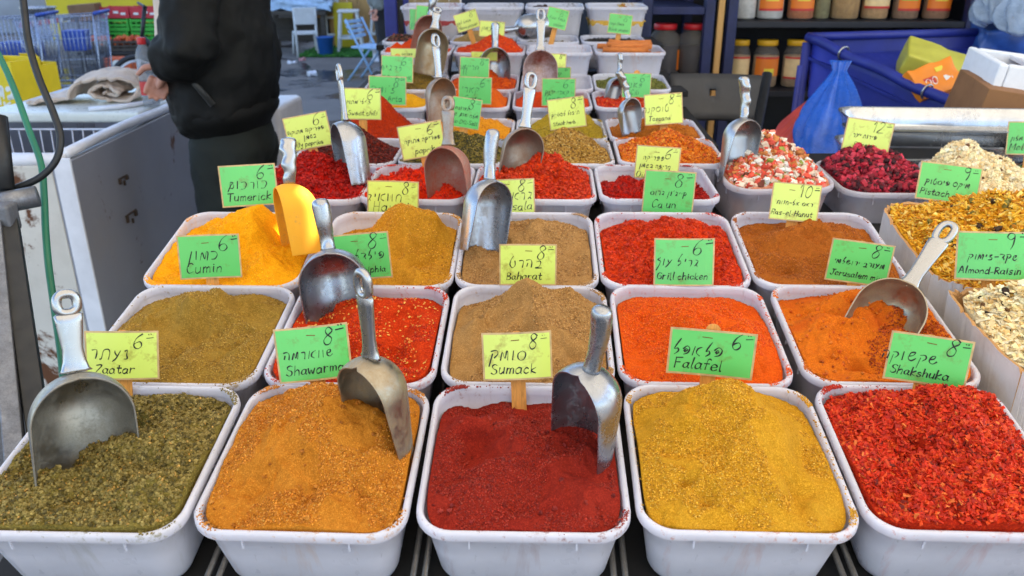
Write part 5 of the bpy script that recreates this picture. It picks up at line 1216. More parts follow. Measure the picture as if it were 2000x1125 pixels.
for px, r_, c, lab, ds in ((1452, .048, (222, 220, 220), [('label', 'label_y', 290, 340, .4, .8, .0008)], 'white powder jar at the left end of the top shelf'), (1502, .054, (226, 224, 224), OL, 'white powder jar with an orange label on the top shelf'), (1562, .053, (190, 108, 58), OL, 'orange brown spice jar with orange label on the top shelf'),
        (1603, .032, (120, 116, 74), None, 'small slim jar of green herbs on the top shelf'), (1648, .056, (176, 136, 80), None, 'unlabelled jar of tan spice on the top shelf'), (1706, .053, (196, 152, 100), CL, 'tan spice jar with cream label on the top shelf'),
        (1766, .052, (150, 112, 84), GLb, 'brown spice jar with bright green label patch on the top shelf'), (1826, .053, (160, 112, 80), OL, 'brown spice jar with orange label at the right end of the top shelf')):
    jar(PY(px, 30, YR + .10).x, 1.235, r_, .22 if r_ > .04 else .17, c, M['yel_lid'], lab, ds, fill=1.0)
for px, r_, lab, ds in ((1441, .042, CL, 'small yellow lidded jar beside the rack upright'), (1492, .052, OR2, 'yellow lidded jar with a bright orange label'), (1549, .050, CL, 'yellow lidded jar with a cream label, nearest the blue bin')):
    jar(PY(px, 150, YR + .10).x, .965, r_, .190, (176, 146, 112), M['yel_lid'], lab, ds, fill=.86)
for px, ds in ((1662, 'red lidded dark jar behind the blue bin, left one'), (1716, 'red lidded dark jar behind the blue bin, right one')):
    jar(PY(px, 100, YR + .16).x, .965, .056, .19, (40, 26, 30), M['red_lid'], None, ds, YR + .16)
for px, ds in ((1297, 'red lidded jar beside the cinnamon tub'), (1354, 'red lidded clear jar by the rack upright')):
    jar(PY(px, 95, YR + .08).x, 1.02, .062, .20, (30, 32, 48), M['red_lid'], [('label', 'label_o', 320, 350, .1, .5, .0008)] if px < 1300 else None, ds, YR + .08, neck=.66)

# bar chair with dark backrest
ch = empty('bar_chair', P(1405, 190, 2.72)); ch.location.z = 0; tag(ch, 'dark grey chair with a hole in its backrest standing behind the stall', 'chair'); c0 = ch.location
def cbox(nm, pts4, th, mat):   # bent panel through four photo corners at given depths
    pass
a_, b_ = P(1306, 148, 2.72) - c0, P(1500, 152, 2.66) - c0; a2, b2 = P(1312, 238, 2.70) - c0, P(1492, 240, 2.64) - c0
mb = MB(); n = 14; m_ = 6; vs = []
for i in range(n + 1):
    for j in range(m_ + 1):
        t, s = i / n, j / m_; p = a_.lerp(b_, t).lerp(a2.lerp(b2, t), s); p = p + Vector((0, .03 * math.sin(math.pi * t), 0)); vs.append(p)
mb.add(vs, [(i * (m_ + 1) + j, (i + 1) * (m_ + 1) + j, (i + 1) * (m_ + 1) + j + 1, i * (m_ + 1) + j + 1) for i in range(n) for j in range(m_) if not (i == 6 and j == 2)])
o = mb.build('backrest', M['chair_pl'], ch, True); sm = o.modifiers.new('t', 'SOLIDIFY'); sm.thickness = .018
for p, q in ((P(1498, 150, 2.66), P(1470, 300, 2.62)), (P(1316, 150, 2.73), P(1322, 300, 2.68))):
    d_ = (q - p); p_ = p + Vector((0, .0, .01)); e = p_ + d_ * (p_.z / -d_.z); MB().bar(p_ - c0, e - c0, .016, 12).build('back_post', M['blk'], ch, True)
MB().box((0, -.24, .72), (.38, .40, .04)).build('seat', M['chair_pl'], ch, bevel=.012)
for x in (-.16, .16): MB().bar((x, -.42, .70), (x * 1.1, -.46, 0), .014, 10).build('leg', M['blk'], ch, True)

# blue tarp lined bin
bb = empty('blue_bin', P(1740, 150, 2.5)); bb.location.z = 0; tag(bb, 'blue tarp lined display bin with a sloping rail', 'display bin'); c0 = bb.location
A_, B_ = P(1578, 72, 2.95), P(1885, 213, 2.45)
MB().tube([A_.lerp(B_, i / 12) + Vector((0, 0, .004 * math.sin(i * 1.3))) - c0 for i in range(13)], .017, 12).build('rail', M['blue_pl'], bb, True)
def drape(nm, a, b, h0, h1, mat, off=0, seed=1, fold=.012):
    mb = MB(); n, m_ = 30, 10; vs = []; dr = (b - a).normalized(); nrm = Vector((dr.y, -dr.x, 0)).normalized()
    for i in range(n + 1):
        for j in range(m_ + 1):
            t, s = i / n, j / m_; p = a.lerp(b, t) + Vector((0, 0, -s * (h0 + (h1 - h0) * t))) + nrm * (off + s * fold * math.sin(t * 9 + seed) - .10 * s * 0)
            vs.append(p - c0)
    mb.add(vs, [(i * (m_ + 1) + j, (i + 1) * (m_ + 1) + j, (i + 1) * (m_ + 1) + j + 1, i * (m_ + 1) + j + 1) for i in range(n) for j in range(m_)])
    o = mb.build(nm, mat, bb, True); sm = o.modifiers.new('t', 'SOLIDIFY'); sm.thickness = .004
M['blue_lit'] = m_plastic('blue_tarp_lit', (44, 58, 170), .5, var=.1)  # brighter copy of the tarp blue, light painted into the side flap
drape('front_panel', A_.lerp(B_, .25), B_, .42, .30, M['blue_pl'], -.012, 2)
drape('side_flap', A_, A_.lerp(B_, .245), .16, .30, M['blue_lit'], -.018, 5, .02)
C_ = A_ + Vector((.75, .10, -.05)); D_ = B_ + Vector((.75, .25, -.04))
mb = MB(); mb.add([A_ + Vector((0, 0, -.07)) - c0, B_ + Vector((0, 0, -.06)) - c0, D_ - c0, C_ - c0], [(0, 1, 2, 3)]); o = mb.build('tray_liner', M['blue_pl'], bb); sm = o.modifiers.new('t', 'SOLIDIFY'); sm.thickness = .01; sm.offset = 0
MB().tube([A_ - c0, C_ + Vector((0, .0, .06)) - c0], .015, 10).build('back_rail', M['blue_pl'], bb, True)
drape('back_panel', A_ + Vector((.02, .02, 0)), C_ + Vector((0, 0, .06)), .12, .12, M['blue_pl'], .0, 1, .004)
for t, zz in ((.0, 0), (1, 0)):
    p = A_.lerp(B_, t); MB().bar(Vector((p.x, p.y, p.z - .02)) - c0, Vector((p.x, p.y, 0)) - c0, .016, 10).build('post', M['blue_post'], bb, True)
for p in (C_, D_): MB().bar(p - c0 + Vector((0, 0, -.02)), Vector((p.x, p.y, 0)) - c0, .016, 10).build('post', M['blue_post'], bb, True)
MB().bar(P(1563, 128, 2.86) - c0, Vector((P(1563, 128, 2.86).x, P(1563, 128, 2.86).y, 0)) - c0, .010, 10).build('side_post', M['blue_post'], bb, True)
for t in (.26, .79):
    p = A_.lerp(B_, t) - c0; dr = (B_ - A_).normalized(); u = dr.orthogonal().normalized(); v_ = dr.cross(u)
    MB().tube([p + (u * math.cos(a) + v_ * math.sin(a)) * .022 for a in np.linspace(0, 2 * math.pi, 20)[:-1]], .0035, 8, closed=True).build('clip_ring', M['alu'], bb, True)
def hang_bag(name, top, bot, w_, dp, mat, label, seed, skew=0.0, gath=.18):
    N_ = Noise(seed); top, bot = Vector(top), Vector(bot); n, m_ = 56, 72; rings = []; ax = bot - top
    for i in range(n + 1):
        t = i / n; k = (gath * (1.5 - 5 * t) if t < .1 else gath + (1 - gath) * math.sin(min(1, (t - .1) / .62) * math.pi / 2) ** 1.15) if t < .9 else 1 - ((t - .9) / .1) ** 2 * .4
        c = top + ax * t; ring = []
        for j in range(m_):
            a = 2 * math.pi * j / m_; f = 1 + (.22 * math.sin(a * 7 + seed + 1.5 * math.sin(3 * t)) + .14 * math.sin(a * 15 + 3 * t)) * (1.1 - .85 * t) + .3 * float(N_.fbm(np.array([math.cos(a) * 1.3 + 4]), np.array([math.sin(a) * 1.3 + t * 2.2]), 3)[0])
            ring.append(c + Vector((math.cos(a) * w_ * k * f + skew * t * t, math.sin(a) * dp * k * f, .008 * math.sin(a * 3 + seed) * t)))
        rings.append(ring)
    o = MB().loft(rings).build(name, mat, None, True); tag(o, label, 'plastic bag'); return o
hang_bag('plastic_bag', P(1643, 118, 2.42), P(1606, 322, 2.30), .085, .06, M['bagblue'], 'bright blue plastic bag hanging from the bin rail', 3, 0)
hang_bag('plastic_bag', P(1628, 150, 2.50), P(1535, 330, 2.40), .060, .05, M['bagred'], 'coral red plastic bag hanging behind the blue bag', 7, -.02)
# things lying in and around the bin
def crumple_box(name, c, size, rot, mat, label, cat, seed, amp=.006, bev=.012, cuts=7):
    bm = bmesh.new(); bmesh.ops.create_cube(bm, size=1); bmesh.ops.subdivide_edges(bm, edges=bm.edges[:], cuts=cuts, use_grid_fill=True); N_ = Noise(seed)
    for v in bm.verts:
        co = Vector((v.co.x * size[0], v.co.y * size[1], v.co.z * size[2])); f = float(N_.fbm(np.array([co.x * 22 + co.z * 9]), np.array([co.y * 22 - co.z * 13]), 3)[0]); v.co = co + v.co.normalized() * f * amp
    me = bpy.data.meshes.new(name); bm.to_mesh(me); bm.free(); me.materials.append(mat); o = link(name, me, None, c, rot)
    if bev: b = o.modifiers.new('b', 'BEVEL'); b.width = bev; b.segments = 2; b.limit_method = 'ANGLE'; b.angle_limit = R(50)
    me.polygons.foreach_set('use_smooth', [True] * len(me.polygons)); o.modifiers.new('wn', 'WEIGHTED_NORMAL')
    if label: tag(o, label, cat)
    return o
crumple_box('wrapped_block', P(1822, 132, 2.78), (.21, .15, .10), (R(20), R(16), R(-18)), M['bagyel'], 'greenish yellow plastic wrapped block lying in the blue bin', 'package', 4, .005, .006)
pk = crumple_box('snack_packet', P(1826, 156, 2.60), (.16, .11, .04), (R(48), R(-16), R(14)), M['packet'], 'orange foil packet with a red corner and white sticker', 'packet', 9, .006, .008)
mb = MB(); mb.box((-.035, -.015, .019), (.045, .045, .002)); mb.build('red_emblem', M['label_r'], pk, bevel=.0008)
mb = MB(); mb.box((.030, -.012, .0195), (.026, .018, .002)); mb.build('white_sticker', M['white_ink'], pk, bevel=.0005); mb = MB(); mb.box((.018, .024, .019), (.028, .016, .002)); mb.build('label_patch', M['label_y'], pk, bevel=.0005)
mb = MB(); write(mb, 'OO', -.05, -.022, .0036, .0028, random.Random(3), 0, 0, plane=lambda x, y: (x, y, .0206)); mb.build('emblem_rings', M['white_ink'], pk)
sbx = empty('styrofoam_box', P(2036, 166, 2.30), (R(4), R(7), R(-9))); tag(sbx, 'white styrofoam box resting on the brown cardboard box', 'box')
mb = MB(); W_, D2, H_ = .36, .26, .12
for c, s in (((0, 0, -H_ / 2 + .01), (W_, D2, .02)), ((-W_ / 2 + .0125, 0, .0), (.025, D2, H_ - .002)), ((W_ / 2 - .0125, 0, 0), (.025, D2, H_ - .002)), ((0, -D2 / 2 + .0125, .001), (W_ - .052, .025, H_ - .004)), ((0, D2 / 2 - .0125, .001), (W_ - .052, .025, H_ - .004))): mb.box(c, s)
mb.build('box_shell', M['foam'], sbx, bevel=.006); mb = MB(); mb.box((.06, .03, .035), (.26, .16, .012), Matrix.Rotation(R(6), 3, 'Y')); mb.build('inner_sheet', M['white_pl'], sbx, bevel=.002)
mb = MB(); mb.box((.12, -.02, .056), (.09, .03, .016)); o = mb.build('black_gadget', M['blk'], None, bevel=.003); o.location = sbx.location + Vector((.0, -.02, .02)); tag(o, 'small black object lying in the styrofoam box', 'gadget')
o = crumple_box('cardboard_box', P(2066, 226, 2.27), (.50, .26, .12), (R(4), R(9), R(-10)), M['brown_cb2'], 'brown cardboard box under the styrofoam box', 'box', 14, .003, .002, 5)
# stacked steel trays
def tray(z, k, label):
    f0 = dz(236, 1.13); cx = (.83 + 1.33) / 2; W_, D2 = .53, .25; mb = MB(); 
    pr = [(.92, .90, 0), (.925, .905, .002), (.985, .965, .040), (1.0, 1.0, .046), (1.0, 1.0, .050), (.985, .975, .049), (.955, .93, .042), (.905, .88, .006), (.89, .86, .004)]
    rings = [[Vector((x, y, zz)) for x, y in rrect(W_ / 2 * a, D2 / 2 * b, .045 * a, 7)] for a, b, zz in pr]; mb.loft(rings)
    o = mb.build('steel_tray', M['steel'], None, False, loc=(cx + k[0], 1.97 + k[1], z), rot=(R(2), 0, R(k[2]))); smooth_by_angle(o, 35); tag(o, label, 'tray', 'stacked steel trays')
for i, (k, lb) in enumerate((((0.02, .0, -3), 'lowest steel tray of the stack beside the dried fruit'), ((.0, .004, -5), 'second steel tray from the bottom of the stack'), ((.012, 0, -3.5), 'second steel tray from the top of the stack'), ((.0, .006, -4.5), 'topmost empty steel tray of the stack'))): tray(.965 + .036 * i, k, lb)
# bags at the far right
crumple_box('printed_sack', P(1975, 78, 3.0), (.26, .16, .10), (R(12), R(4), R(-8)), m_plastic('sack_blue', (40, 78, 150), .35, 0, .5), 'blue and white printed sack behind the styrofoam box', 'sack', 21, .02, .01)
hang_bag('clear_bag', P(1945, -60, 3.0), P(1950, 50, 2.95), .09, .06, M['bagclear'], 'crinkled clear plastic bag hanging at the top right', 15)
hang_bag('clear_bag', P(2010, -50, 2.9), P(2000, 66, 2.85), .08, .06, M['bagclear'], 'second crinkled clear bag, cut by the right edge', 18)
bp2 = empty('blue_post', P(764, 30, 3.55)); bp2.location.z = 0; tag(bp2, 'wide blue steel post behind the back row of tubs', 'post')
mb = MB(); mb.box((0, 0, 1.2), (.052, .05, 2.4)); mb.build('broad_bar', M['blue_post'], bp2, bevel=.004); mb = MB(); mb.box((.064, .02, 1.2), (.022, .04, 2.4)); mb.build('narrow_bar', M['blue_post'], bp2, bevel=.004); mb = MB(); mb.box((.039, .03, 1.2), (.025, .02, 2.4)); mb.build('gap_strip', M['blk'], bp2)
o = crumple_box('white_cooler', P(535, 240, 3.25), (.16, .30, .95), (0, 0, R(-4)), M['white_pl'], 'tall white plastic cooler behind the person in black', 'cooler', 31, .002, .02, 3); o.location.z = .475
# ------------------------------------------------------------------ the market street behind
def at(px, py, z=0.0): return PZ(px, py, z)
def cart(loc, rz, label):
    root = empty('shopping_cart', loc, (0, 0, rz)); tag(root, label, 'shopping cart', 'shopping carts parked in the street')
    L_, W_, z0, z1 = .80, .48, .16, .80; b = MB()
    def cor(t, z):   # corners of the basket at height fraction
        k = .80 + .20 * t; zz = z0 + (z1 - z0) * t; return [(-L_ / 2 * k, -W_ / 2 * k, zz + .0), (L_ / 2 * k, -W_ / 2 * k, zz + .04 * t), (L_ / 2 * k, W_ / 2 * k, zz + .04 * t), (-L_ / 2 * k, W_ / 2 * k, zz)]
    for t in (0, .33, .66, 1): b.tube([Vector(p) for p in cor(t, 0)], .007 if t in (0, 1) else .004, 6, closed=True)
    lo, hi = cor(0, 0), cor(1, 0)
    for i in range(4):
        n = 17 if i % 2 == 0 else 10
        for j in range(n):
            t = j / n; b.bar(Vector(lo[i]).lerp(Vector(lo[(i + 1) % 4]), t), Vector(hi[i]).lerp(Vector(hi[(i + 1) % 4]), t), .0034 if j else .008, 5)
    for j in range(9): b.bar(Vector(lo[0]).lerp(Vector(lo[1]), j / 8), Vector(lo[3]).lerp(Vector(lo[2]), j / 8), .0034, 5)
    b.build('basket', M['cartwire'], root, True)
    c = MB(); c.tube([(-.30, -.2, .10), (.30, -.17, .10), (.30, .17, .10), (-.30, .2, .10)], .011, 8, closed=True)
    for s in (-1, 1): c.tube([(.30, s * .17, .10), (.36, s * .2, .2), (.40, s * .22, .84)], .010, 8)
    c.build('chassis', M['cartwire'], root, True)
    MB().bar((.42, -.25, .86), (.42, .25, .86), .018, 10).build('handle', M['cart_blue'], root, True)
    for x in (-.28, .28):
        for s in (-1, 1): MB().lathe([(.002, -.012), (.045, -.012), (.05, 0), (.045, .012), (.002, .012)], 16).build('wheel', M['blk'], root, True, loc=(x, s * .19, .05), rot=(R(90), 0, 0))
    return root
M['cartwire'] = m_metal('cart_wire', (150, 158, 176), None); M['cart_blue'] = m_plastic('cart_blue', (44, 76, 160))
cart(at(150, 180), R(8), 'wire shopping cart at the right, with a blue handle'); cart(at(48, 186), R(4), 'wire shopping cart at the left, closer to the yellow cartons')
# red and white barrier tape wound along the handles
mb = MB(); a_, b_ = P(38, 50, 9.1), P(122, 38, 9.2)
for i in range(10): mb.box(a_.lerp(b_, (i + .5) / 10), ((b_ - a_).length / 10 * .98, .02, .05), Matrix.Rotation(.14, 3, 'Y'), i % 2)
o = mb.build('barrier_tape', [M['label_r'], M['white_ink']]); tag(o, 'red and white barrier tape strung over the shopping carts', 'barrier tape')
for px, py, s, lb in ((150, 78, (.24, .2, .22), 'blue plastic box sitting in the right shopping cart'), (44, 100, (.40, .26, .22), 'blue plastic tub sitting in the left shopping cart')):
    o = crumple_box('blue_box', P(px, py, 9.3), s, (0, 0, .1), M['cart_blue'], lb, 'box', px, .004, .01, 4)
def crate(name, loc, size, rz, mat, label, cat, grp, slots=True, walls=.008):
    root = empty(name, loc, (0, 0, rz)); tag(root, label, cat, grp); w_, d_, h_ = size; mb = MB()
    mb.box((0, 0, .006), (w_, d_, .012))
    for sx in (-1, 1):
        mb.box((sx * (w_ / 2 - .01), 0, h_ / 2), (.02, d_ - .045, h_ * .9)); 
        for sy in (-1, 1): mb.box((sx * (w_ / 2 - .014), sy * (d_ / 2 - .014), h_ / 2 + .002), (.030, .030, h_))
    for sy in (-1, 1):
        y = sy * (d_ / 2 - .008)
        if slots:
            for k, (z, hh) in enumerate(((.18, .22), (.48, .18), (.86, .20))): mb.box((0, y, z * h_), (w_ - .06, .014, hh * h_))
            for x in (-.25, 0, .25): mb.box((x * w_, y, .5 * h_), (.018, .012, h_ * .9))
        else: mb.box((0, y, h_ / 2), (w_ - .06, .014, h_ * .94))
    mb.build('crate_body', mat, root, bevel=.003)
    return root
st = empty('low_table', at(228, 132)); tag(st, 'low black table under the orange crates', 'table'); mb = MB(); mb.box((0, 0, .21), (.75, .5, .03)); mb.build('table_top', M['blk'], st, bevel=.004)
for x in (-.34, .34):
    for y in (-.2, .2): MB().box((x, y, .098), (.035, .035, .195)).build('leg', M['blk'], st, bevel=.003)
tz = st.location
for k, (dx, dy_) in enumerate(((-.20, 0), (.20, .03))):
    cr = crate('fruit_crate', tz + Vector((dx, dy_, .226)), (.36, .30, .14), .05 * k, M['darkwood'], ('left', 'right')[k] + ' dark crate of orange vegetables on the low table', 'crate', 'crates of vegetables on the low table')
    rng = np.random.RandomState(40 + k); n = 60; pos = np.stack([rng.uniform(-.15, .15, n), rng.uniform(-.12, .12, n), rng.uniform(.09, .17, n)], 1)
    o = link('vegetables', pieces_mesh('vegetables', 'lump', pos, np.ones((n, 3)) * .055, pick_cols([((214, 104, 50), 3), ((190, 70, 34), 1)], n, rng), rng, .5, .1, True)); o.location = cr.location
    tag(o, 'orange vegetables heaped in the ' + ('left', 'right')[k] + ' dark crate', 'vegetables')
base = P(262, 86, 11.6); bz = base.z
pal = empty('pallet_stand', (base.x + .1, base.y + .2, 0)); tag(pal, 'dark wooden stand under the green crates', 'stand'); MB().box((0, 0, bz / 2), (1.2, .6, bz - .004)).build('stand_body', M['darkwood'], pal, bevel=.01)
for i, (dx, dz_, lb) in enumerate(((-.25, 0, 'lower left'), (.17, 0, 'lower middle'), (.56, -.02, 'lower right'), (-.22, .172, 'upper left'), (.17, .172, 'upper right'))):
    if dz_ < 0: dz_ = 0
    crate('green_crate', (base.x + dx, base.y + .15, bz + dz_ + .001), (.37, .30, .165), .0, M['green_cr'], 'bright green plastic crate, %s of its stack' % lb, 'crate', 'green crates stacked in the street')
for i, (dx, lb) in enumerate(((-.20, 'left'), (.21, 'right'))):
    r = crate('red_carton', (base.x + dx, base.y + .15, bz + .348), (.39, .30, .15), 0, M['red_cr'], '%s red open carton on top of the green crates' % lb, 'carton', 'red cartons on the green crates', False)
    mb = MB()
    for k, x in enumerate((-.11, .02, .12)): mb.box((x, -.1585, .06 + .02 * (k % 2)), (.07, .002, .03))
    mb.build('printed_patch', M['white_ink'], r)
o = crumple_box('brown_carton', P(168, 24, 11.4), (.36, .28, .22), (0, R(-4), .1), M['brown_cb'], 'plain brown carton left of the red cartons', 'carton', 51, .004, .006, 4)
st2 = empty('carton_stand', (o.location.x, o.location.y, 0)); tag(st2, 'grey stand under the brown carton', 'stand'); MB().box((0, 0, (o.location.z - .115) / 2), (.5, .4, o.location.z - .115)).build('stand_body', M['grey_metal'], st2, bevel=.008)
oc = crumple_box('orange_carton', at(233, 143) + Vector((0, .1, .095)), (.34, .22, .19), (0, 0, .02), M['orange_cr'], 'orange carton with a white disc standing on the ground', 'carton', 52, .002, .003, 3)
mb = MB(); mb.lathe([(.001, 0), (.075, 0), (.075, .002), (.001, .002)], 24); mb.build('white_disc', M['white_ink'], oc, loc=(.0, -.115, 0), rot=(R(90), 0, 0)); mb = MB(); mb.lathe([(.001, 0), (.03, 0), (.03, .002), (.001, .002)], 16); mb.build('yellow_mark', M['label_y'], oc, loc=(.0, -.1185, .0), rot=(R(90), 0, 0))
# steel bowl on a grey box
gb = empty('display_table', P(95, 60, 10.4)); gb.location.z = 0; zt = P(95, 32, 10.4).z; tag(gb, 'grey metal table carrying a steel bowl', 'table'); MB().box((0, 0, zt - .02), (.62, .5, .04)).build('table_top', M['grey_metal'], gb, bevel=.005)
for x in (-.28, .28):
    for y in (-.2, .2): MB().box((x, y, (zt - .04) / 2), (.035, .035, zt - .04)).build('leg', M['grey_metal'], gb, bevel=.003)
o = MB().lathe([(.10, 0), (.15, .03), (.20, .10), (.215, .12), (.205, .118), (.145, .036), (.09, .012), (.001, .01)], 32).build('steel_bowl', M['alu'], None, True, loc=(gb.location.x - .05, gb.location.y - .05, zt + .001)); tag(o, 'wide steel bowl standing on the grey table', 'bowl')
o = crumple_box('white_sheet_bag', P(168, 14, 12.4), (.5, .3, .36), (0, 0, .1), M['white_pl'], 'big white bag in front of the yellow wall', 'bag', 61, .03, .04); o.location.z = .36
# walls at the end of the street
def slab(name, px0, px1, y, z1, mat, label, cat, th=.12, planks=0):
    x0, x1 = PY(px0, 40, y).x, PY(px1, 40, y).x; root = empty(name, ((x0 + x1) / 2, y, 0)); tag(root, label, cat)
    if planks:
        n = planks; w_ = (x1 - x0) / n; rs = random.Random(9)
        mb = MB()
        for i in range(n): mb.box((-(x1 - x0) / 2 + w_ * (i + .5), rs.uniform(-.012, .012), z1 / 2), (w_ - .008, th, z1))
        mb.build('planks', mat, root, bevel=.004)
    else: MB().box((0, 0, z1 / 2), (x1 - x0, th, z1)).build('panel', mat, root, bevel=.006)
    return root
slab('yellow_wall', 100, 350, 15.2, 2.8, M['yellow_wall'], 'yellow painted kiosk wall at the end of the street', 'wall')
slab('grey_wall', -700, 98, 16.5, 3.2, plain('grey_plaster', (150, 152, 158), .8, var=.2, scale=1.5), 'pale grey plaster wall beyond the shopping carts', 'wall')
slab('dark_kiosk', 352, 612, 15.0, 2.9, M['darkwood'], 'dark timber kiosk wall behind the person in black', 'wall')
slab('plank_wall', 614, 900, 13.9, 2.6, M['wood'], 'light wooden plank wall behind the bar stools', 'wall', .05, 13)
slab('shop_partition', 902, 1900, 9.0, 3.0, M['shelf'], 'dark partition wall at the back of the shop', 'wall')
o = slab('yellow_board', 652, 690, 13.6, .72, M['yellow_wall'], 'small yellow board leaning on the plank wall', 'board', .03)
# pale cloth over a dark table with a chair beside it
dtb = empty('dark_table', at(575, 104)); dtb.location.y += .5; tag(dtb, 'dark wooden table draped with pale cloth behind the white chair', 'table')
MB().box((0, 0, .58), (1.0, .7, .06)).build('table_top', M['darkwood'], dtb, bevel=.006)
for x in (-.44, .44):
    for y in (-.28, .28): MB().box((x, y, .275), (.07, .07, .55)).build('leg', M['darkwood'], dtb, bevel=.005)
MB().box((0, .2, .30), (.86, .04, .34)).build('modesty_board', M['darkwood'], dtb, bevel=.004)
o = crumple_box('pale_cloth', (dtb.location.x + .06, dtb.location.y, .72), (.95, .6, .20), (0, 0, .05), m_cloth('pale_cloth', (176, 200, 226)), 'pale blue cloth bundle lying on the dark table', 'cloth', 71, .05, .02, 9)
def chair(loc, rz, mat, label, seat=.45, back=.85, w_=.40, cat='chair'):
    root = empty('chair', loc, (0, 0, rz)); tag(root, label, cat)
    MB().box((0, 0, seat), (w_, w_, .035)).build('seat', mat, root, bevel=.01)
    for x in (-1, 1):
        MB().bar((x * w_ * .45, -w_ * .45, seat), (x * w_ * .52, -w_ * .52, 0), .018, 8).build('leg', mat, root, True)
        MB().tube([(x * w_ * .45, w_ * .62, 0), (x * w_ * .44, w_ * .45, seat), (x * w_ * .46, w_ * .56, back)], .018, 8).build('leg', mat, root, True)
    mb = MB(); mb.box((0, w_ * .545, back - .12), (w_ * .9, .022, .24)); mb.build('backrest', mat, root, bevel=.012)
    return root
chair(at(592, 112) + Vector((0, .25, 0)), R(200), M['whitewood'], 'white chair in front of the dark table', .33, .70, .34)
def stool(loc, rz, h_, label):
    root = empty('bar_stool', loc, (0, 0, rz)); tag(root, label, 'stool', 'white stools by the plank wall'); k = .17
    MB().box((0, 0, h_), (.32, .32, .035)).build('seat', M['whitewood'], root, bevel=.008)
    for x in (-1, 1):
        for y in (-1, 1): MB().box((x * .155, y * .155, h_ / 2 - .01), (.04, .04, h_), (Matrix.Rotation(-x * .10, 3, 'Y') @ Matrix.Rotation(y * .10, 3, 'X'))).build('leg', M['whitewood'], root, bevel=.003)
    for y in (-1, 1):
        MB().box((0, y * .175, h_ * .38), (.33, .022, .035)).build('stretcher', M['whitewood'], root, bevel=.003); MB().box((y * .175, 0, h_ * .38), (.022, .33, .035)).build('stretcher', M['whitewood'], root, bevel=.003)
stool(at(682, 106) + Vector((0, .2, 0)), .12, .62, 'white bar stool standing beside the blue bucket'); stool(at(727, 103) + Vector((.12, .5, 0)), -.1, .66, 'white bar stool farther back, near the blue post')
ld_ = empty('white_ladder', at(643, 100) + Vector((0, .35, 0)), (R(-8), 0, 0)); tag(ld_, 'white wooden ladder leaning on the plank wall', 'ladder')
for x in (-.1, .1): MB().box((x, 0, .95), (.04, .03, 1.9)).build('rail', M['whitewood'], ld_, bevel=.003)
for z in (.22, .48, .74, 1.0, 1.3, 1.6): MB().box((0, 0, z), (.158, .024, .035)).build('rung', M['whitewood'], ld_, bevel=.002)
bu = empty('bucket', at(634, 112) + Vector((0, .12, 0))); tag(bu, 'blue plastic bucket on the ground beside the stools', 'bucket')
MB().lathe([(.095, 0), (.10, .004), (.125, .27), (.131, .272), (.131, .285), (.122, .285), (.098, .012), (.002, .01)], 28).build('pail', M['bucket'], bu, True); MB().tube([(.128 * math.cos(a), .02, .265 + .0 + .10 * -math.sin(a)) for a in np.linspace(0, math.pi, 14)], .004, 6).build('bail', M['grey_metal'], bu, True)
fc = empty('folding_chair', at(716, 160) + Vector((0, .2, 0)), (0, 0, R(70))); tag(fc, 'light blue folding chair behind the left end of the stall', 'chair')
for x in (-.19, .19):
    MB().bar((x, -.20, 0), (x, .16, .72), .014, 8).build('leg', M['ltblue'], fc, True); MB().bar((x * .85, .20, 0), (x * .85, -.16, .42), .014, 8).build('leg', M['ltblue'], fc, True)
MB().box((0, -.06, .40), (.40, .34, .025)).build('seat', M['ltblue'], fc, bevel=.008); mb = MB()
for k in range(4): mb.box((0, .115 + .02 * k, .52 + .055 * k), (.36, .016, .04), Matrix.Rotation(-.45, 3, 'X'))
mb.build('backrest', M['ltblue'], fc, bevel=.003)
o = MB().lathe([(.10, 0), (.10, .02), (.075, .04), (.075, .15), (.13, .16), (.135, .20), (.001, .205)], 24).build('white_stand', M['white_pl'], None, True, loc=at(737, 121) + Vector((0, .1, 0))); tag(o, 'small round white stool behind the folding chair', 'stool')
# bicycle behind the person
bi = empty('bicycle', at(282, 214) + Vector((0, 0, 0)), (0, 0, R(28))); tag(bi, 'black bicycle with white front rim parked behind the freezer', 'bicycle')
def wheel(x):
    root = MB().tube([(x + .245 * math.cos(a), 0, .27 + .245 * math.sin(a)) for a in np.linspace(0, 2 * math.pi, 41)[:-1]], .026, 10, closed=True).build('wheel', M['blk'], bi, True)
    MB().tube([(x + .208 * math.cos(a), 0, .27 + .208 * math.sin(a)) for a in np.linspace(0, 2 * math.pi, 41)[:-1]], .014, 8, closed=True).build('wheel_rim', M['white_pl'], root, True)
    mb = MB(); mb.lathe([(.002, -.03), (.025, -.03), (.025, .03), (.002, .03)], 12)
    s = MB()
    for k in range(20): a = k * math.pi / 10; s.bar((x + .02 * math.cos(a), .012 * (-1) ** k, .27 + .02 * math.sin(a)), (x + .205 * math.cos(a + .2), 0, .27 + .205 * math.sin(a + .2)), .0018, 4)
    s.build('spokes', M['grey_metal'], root, True); mb.build('hub', M['grey_metal'], root, True, loc=(x, 0, .27), rot=(R(90), 0, 0))
wheel(0); wheel(.95)
mb = MB(); mb.tube([(0, -.05, .27), (.03, -.05, .52), (.08, -.03, .66)], .016, 8); mb.tube([(0, .05, .27), (.03, .05, .52), (.08, .03, .66)], .016, 8); mb.tube([(.07, 0, .62), (.16, 0, .98)], .02, 8); mb.build('fork', M['blk'], bi, True)
mb = MB(); mb.tube([(0.005, -.07, .36), (.022, -.07, .50)], .02, 8); mb.build('fork_guard', M['white_pl'], bi, True)
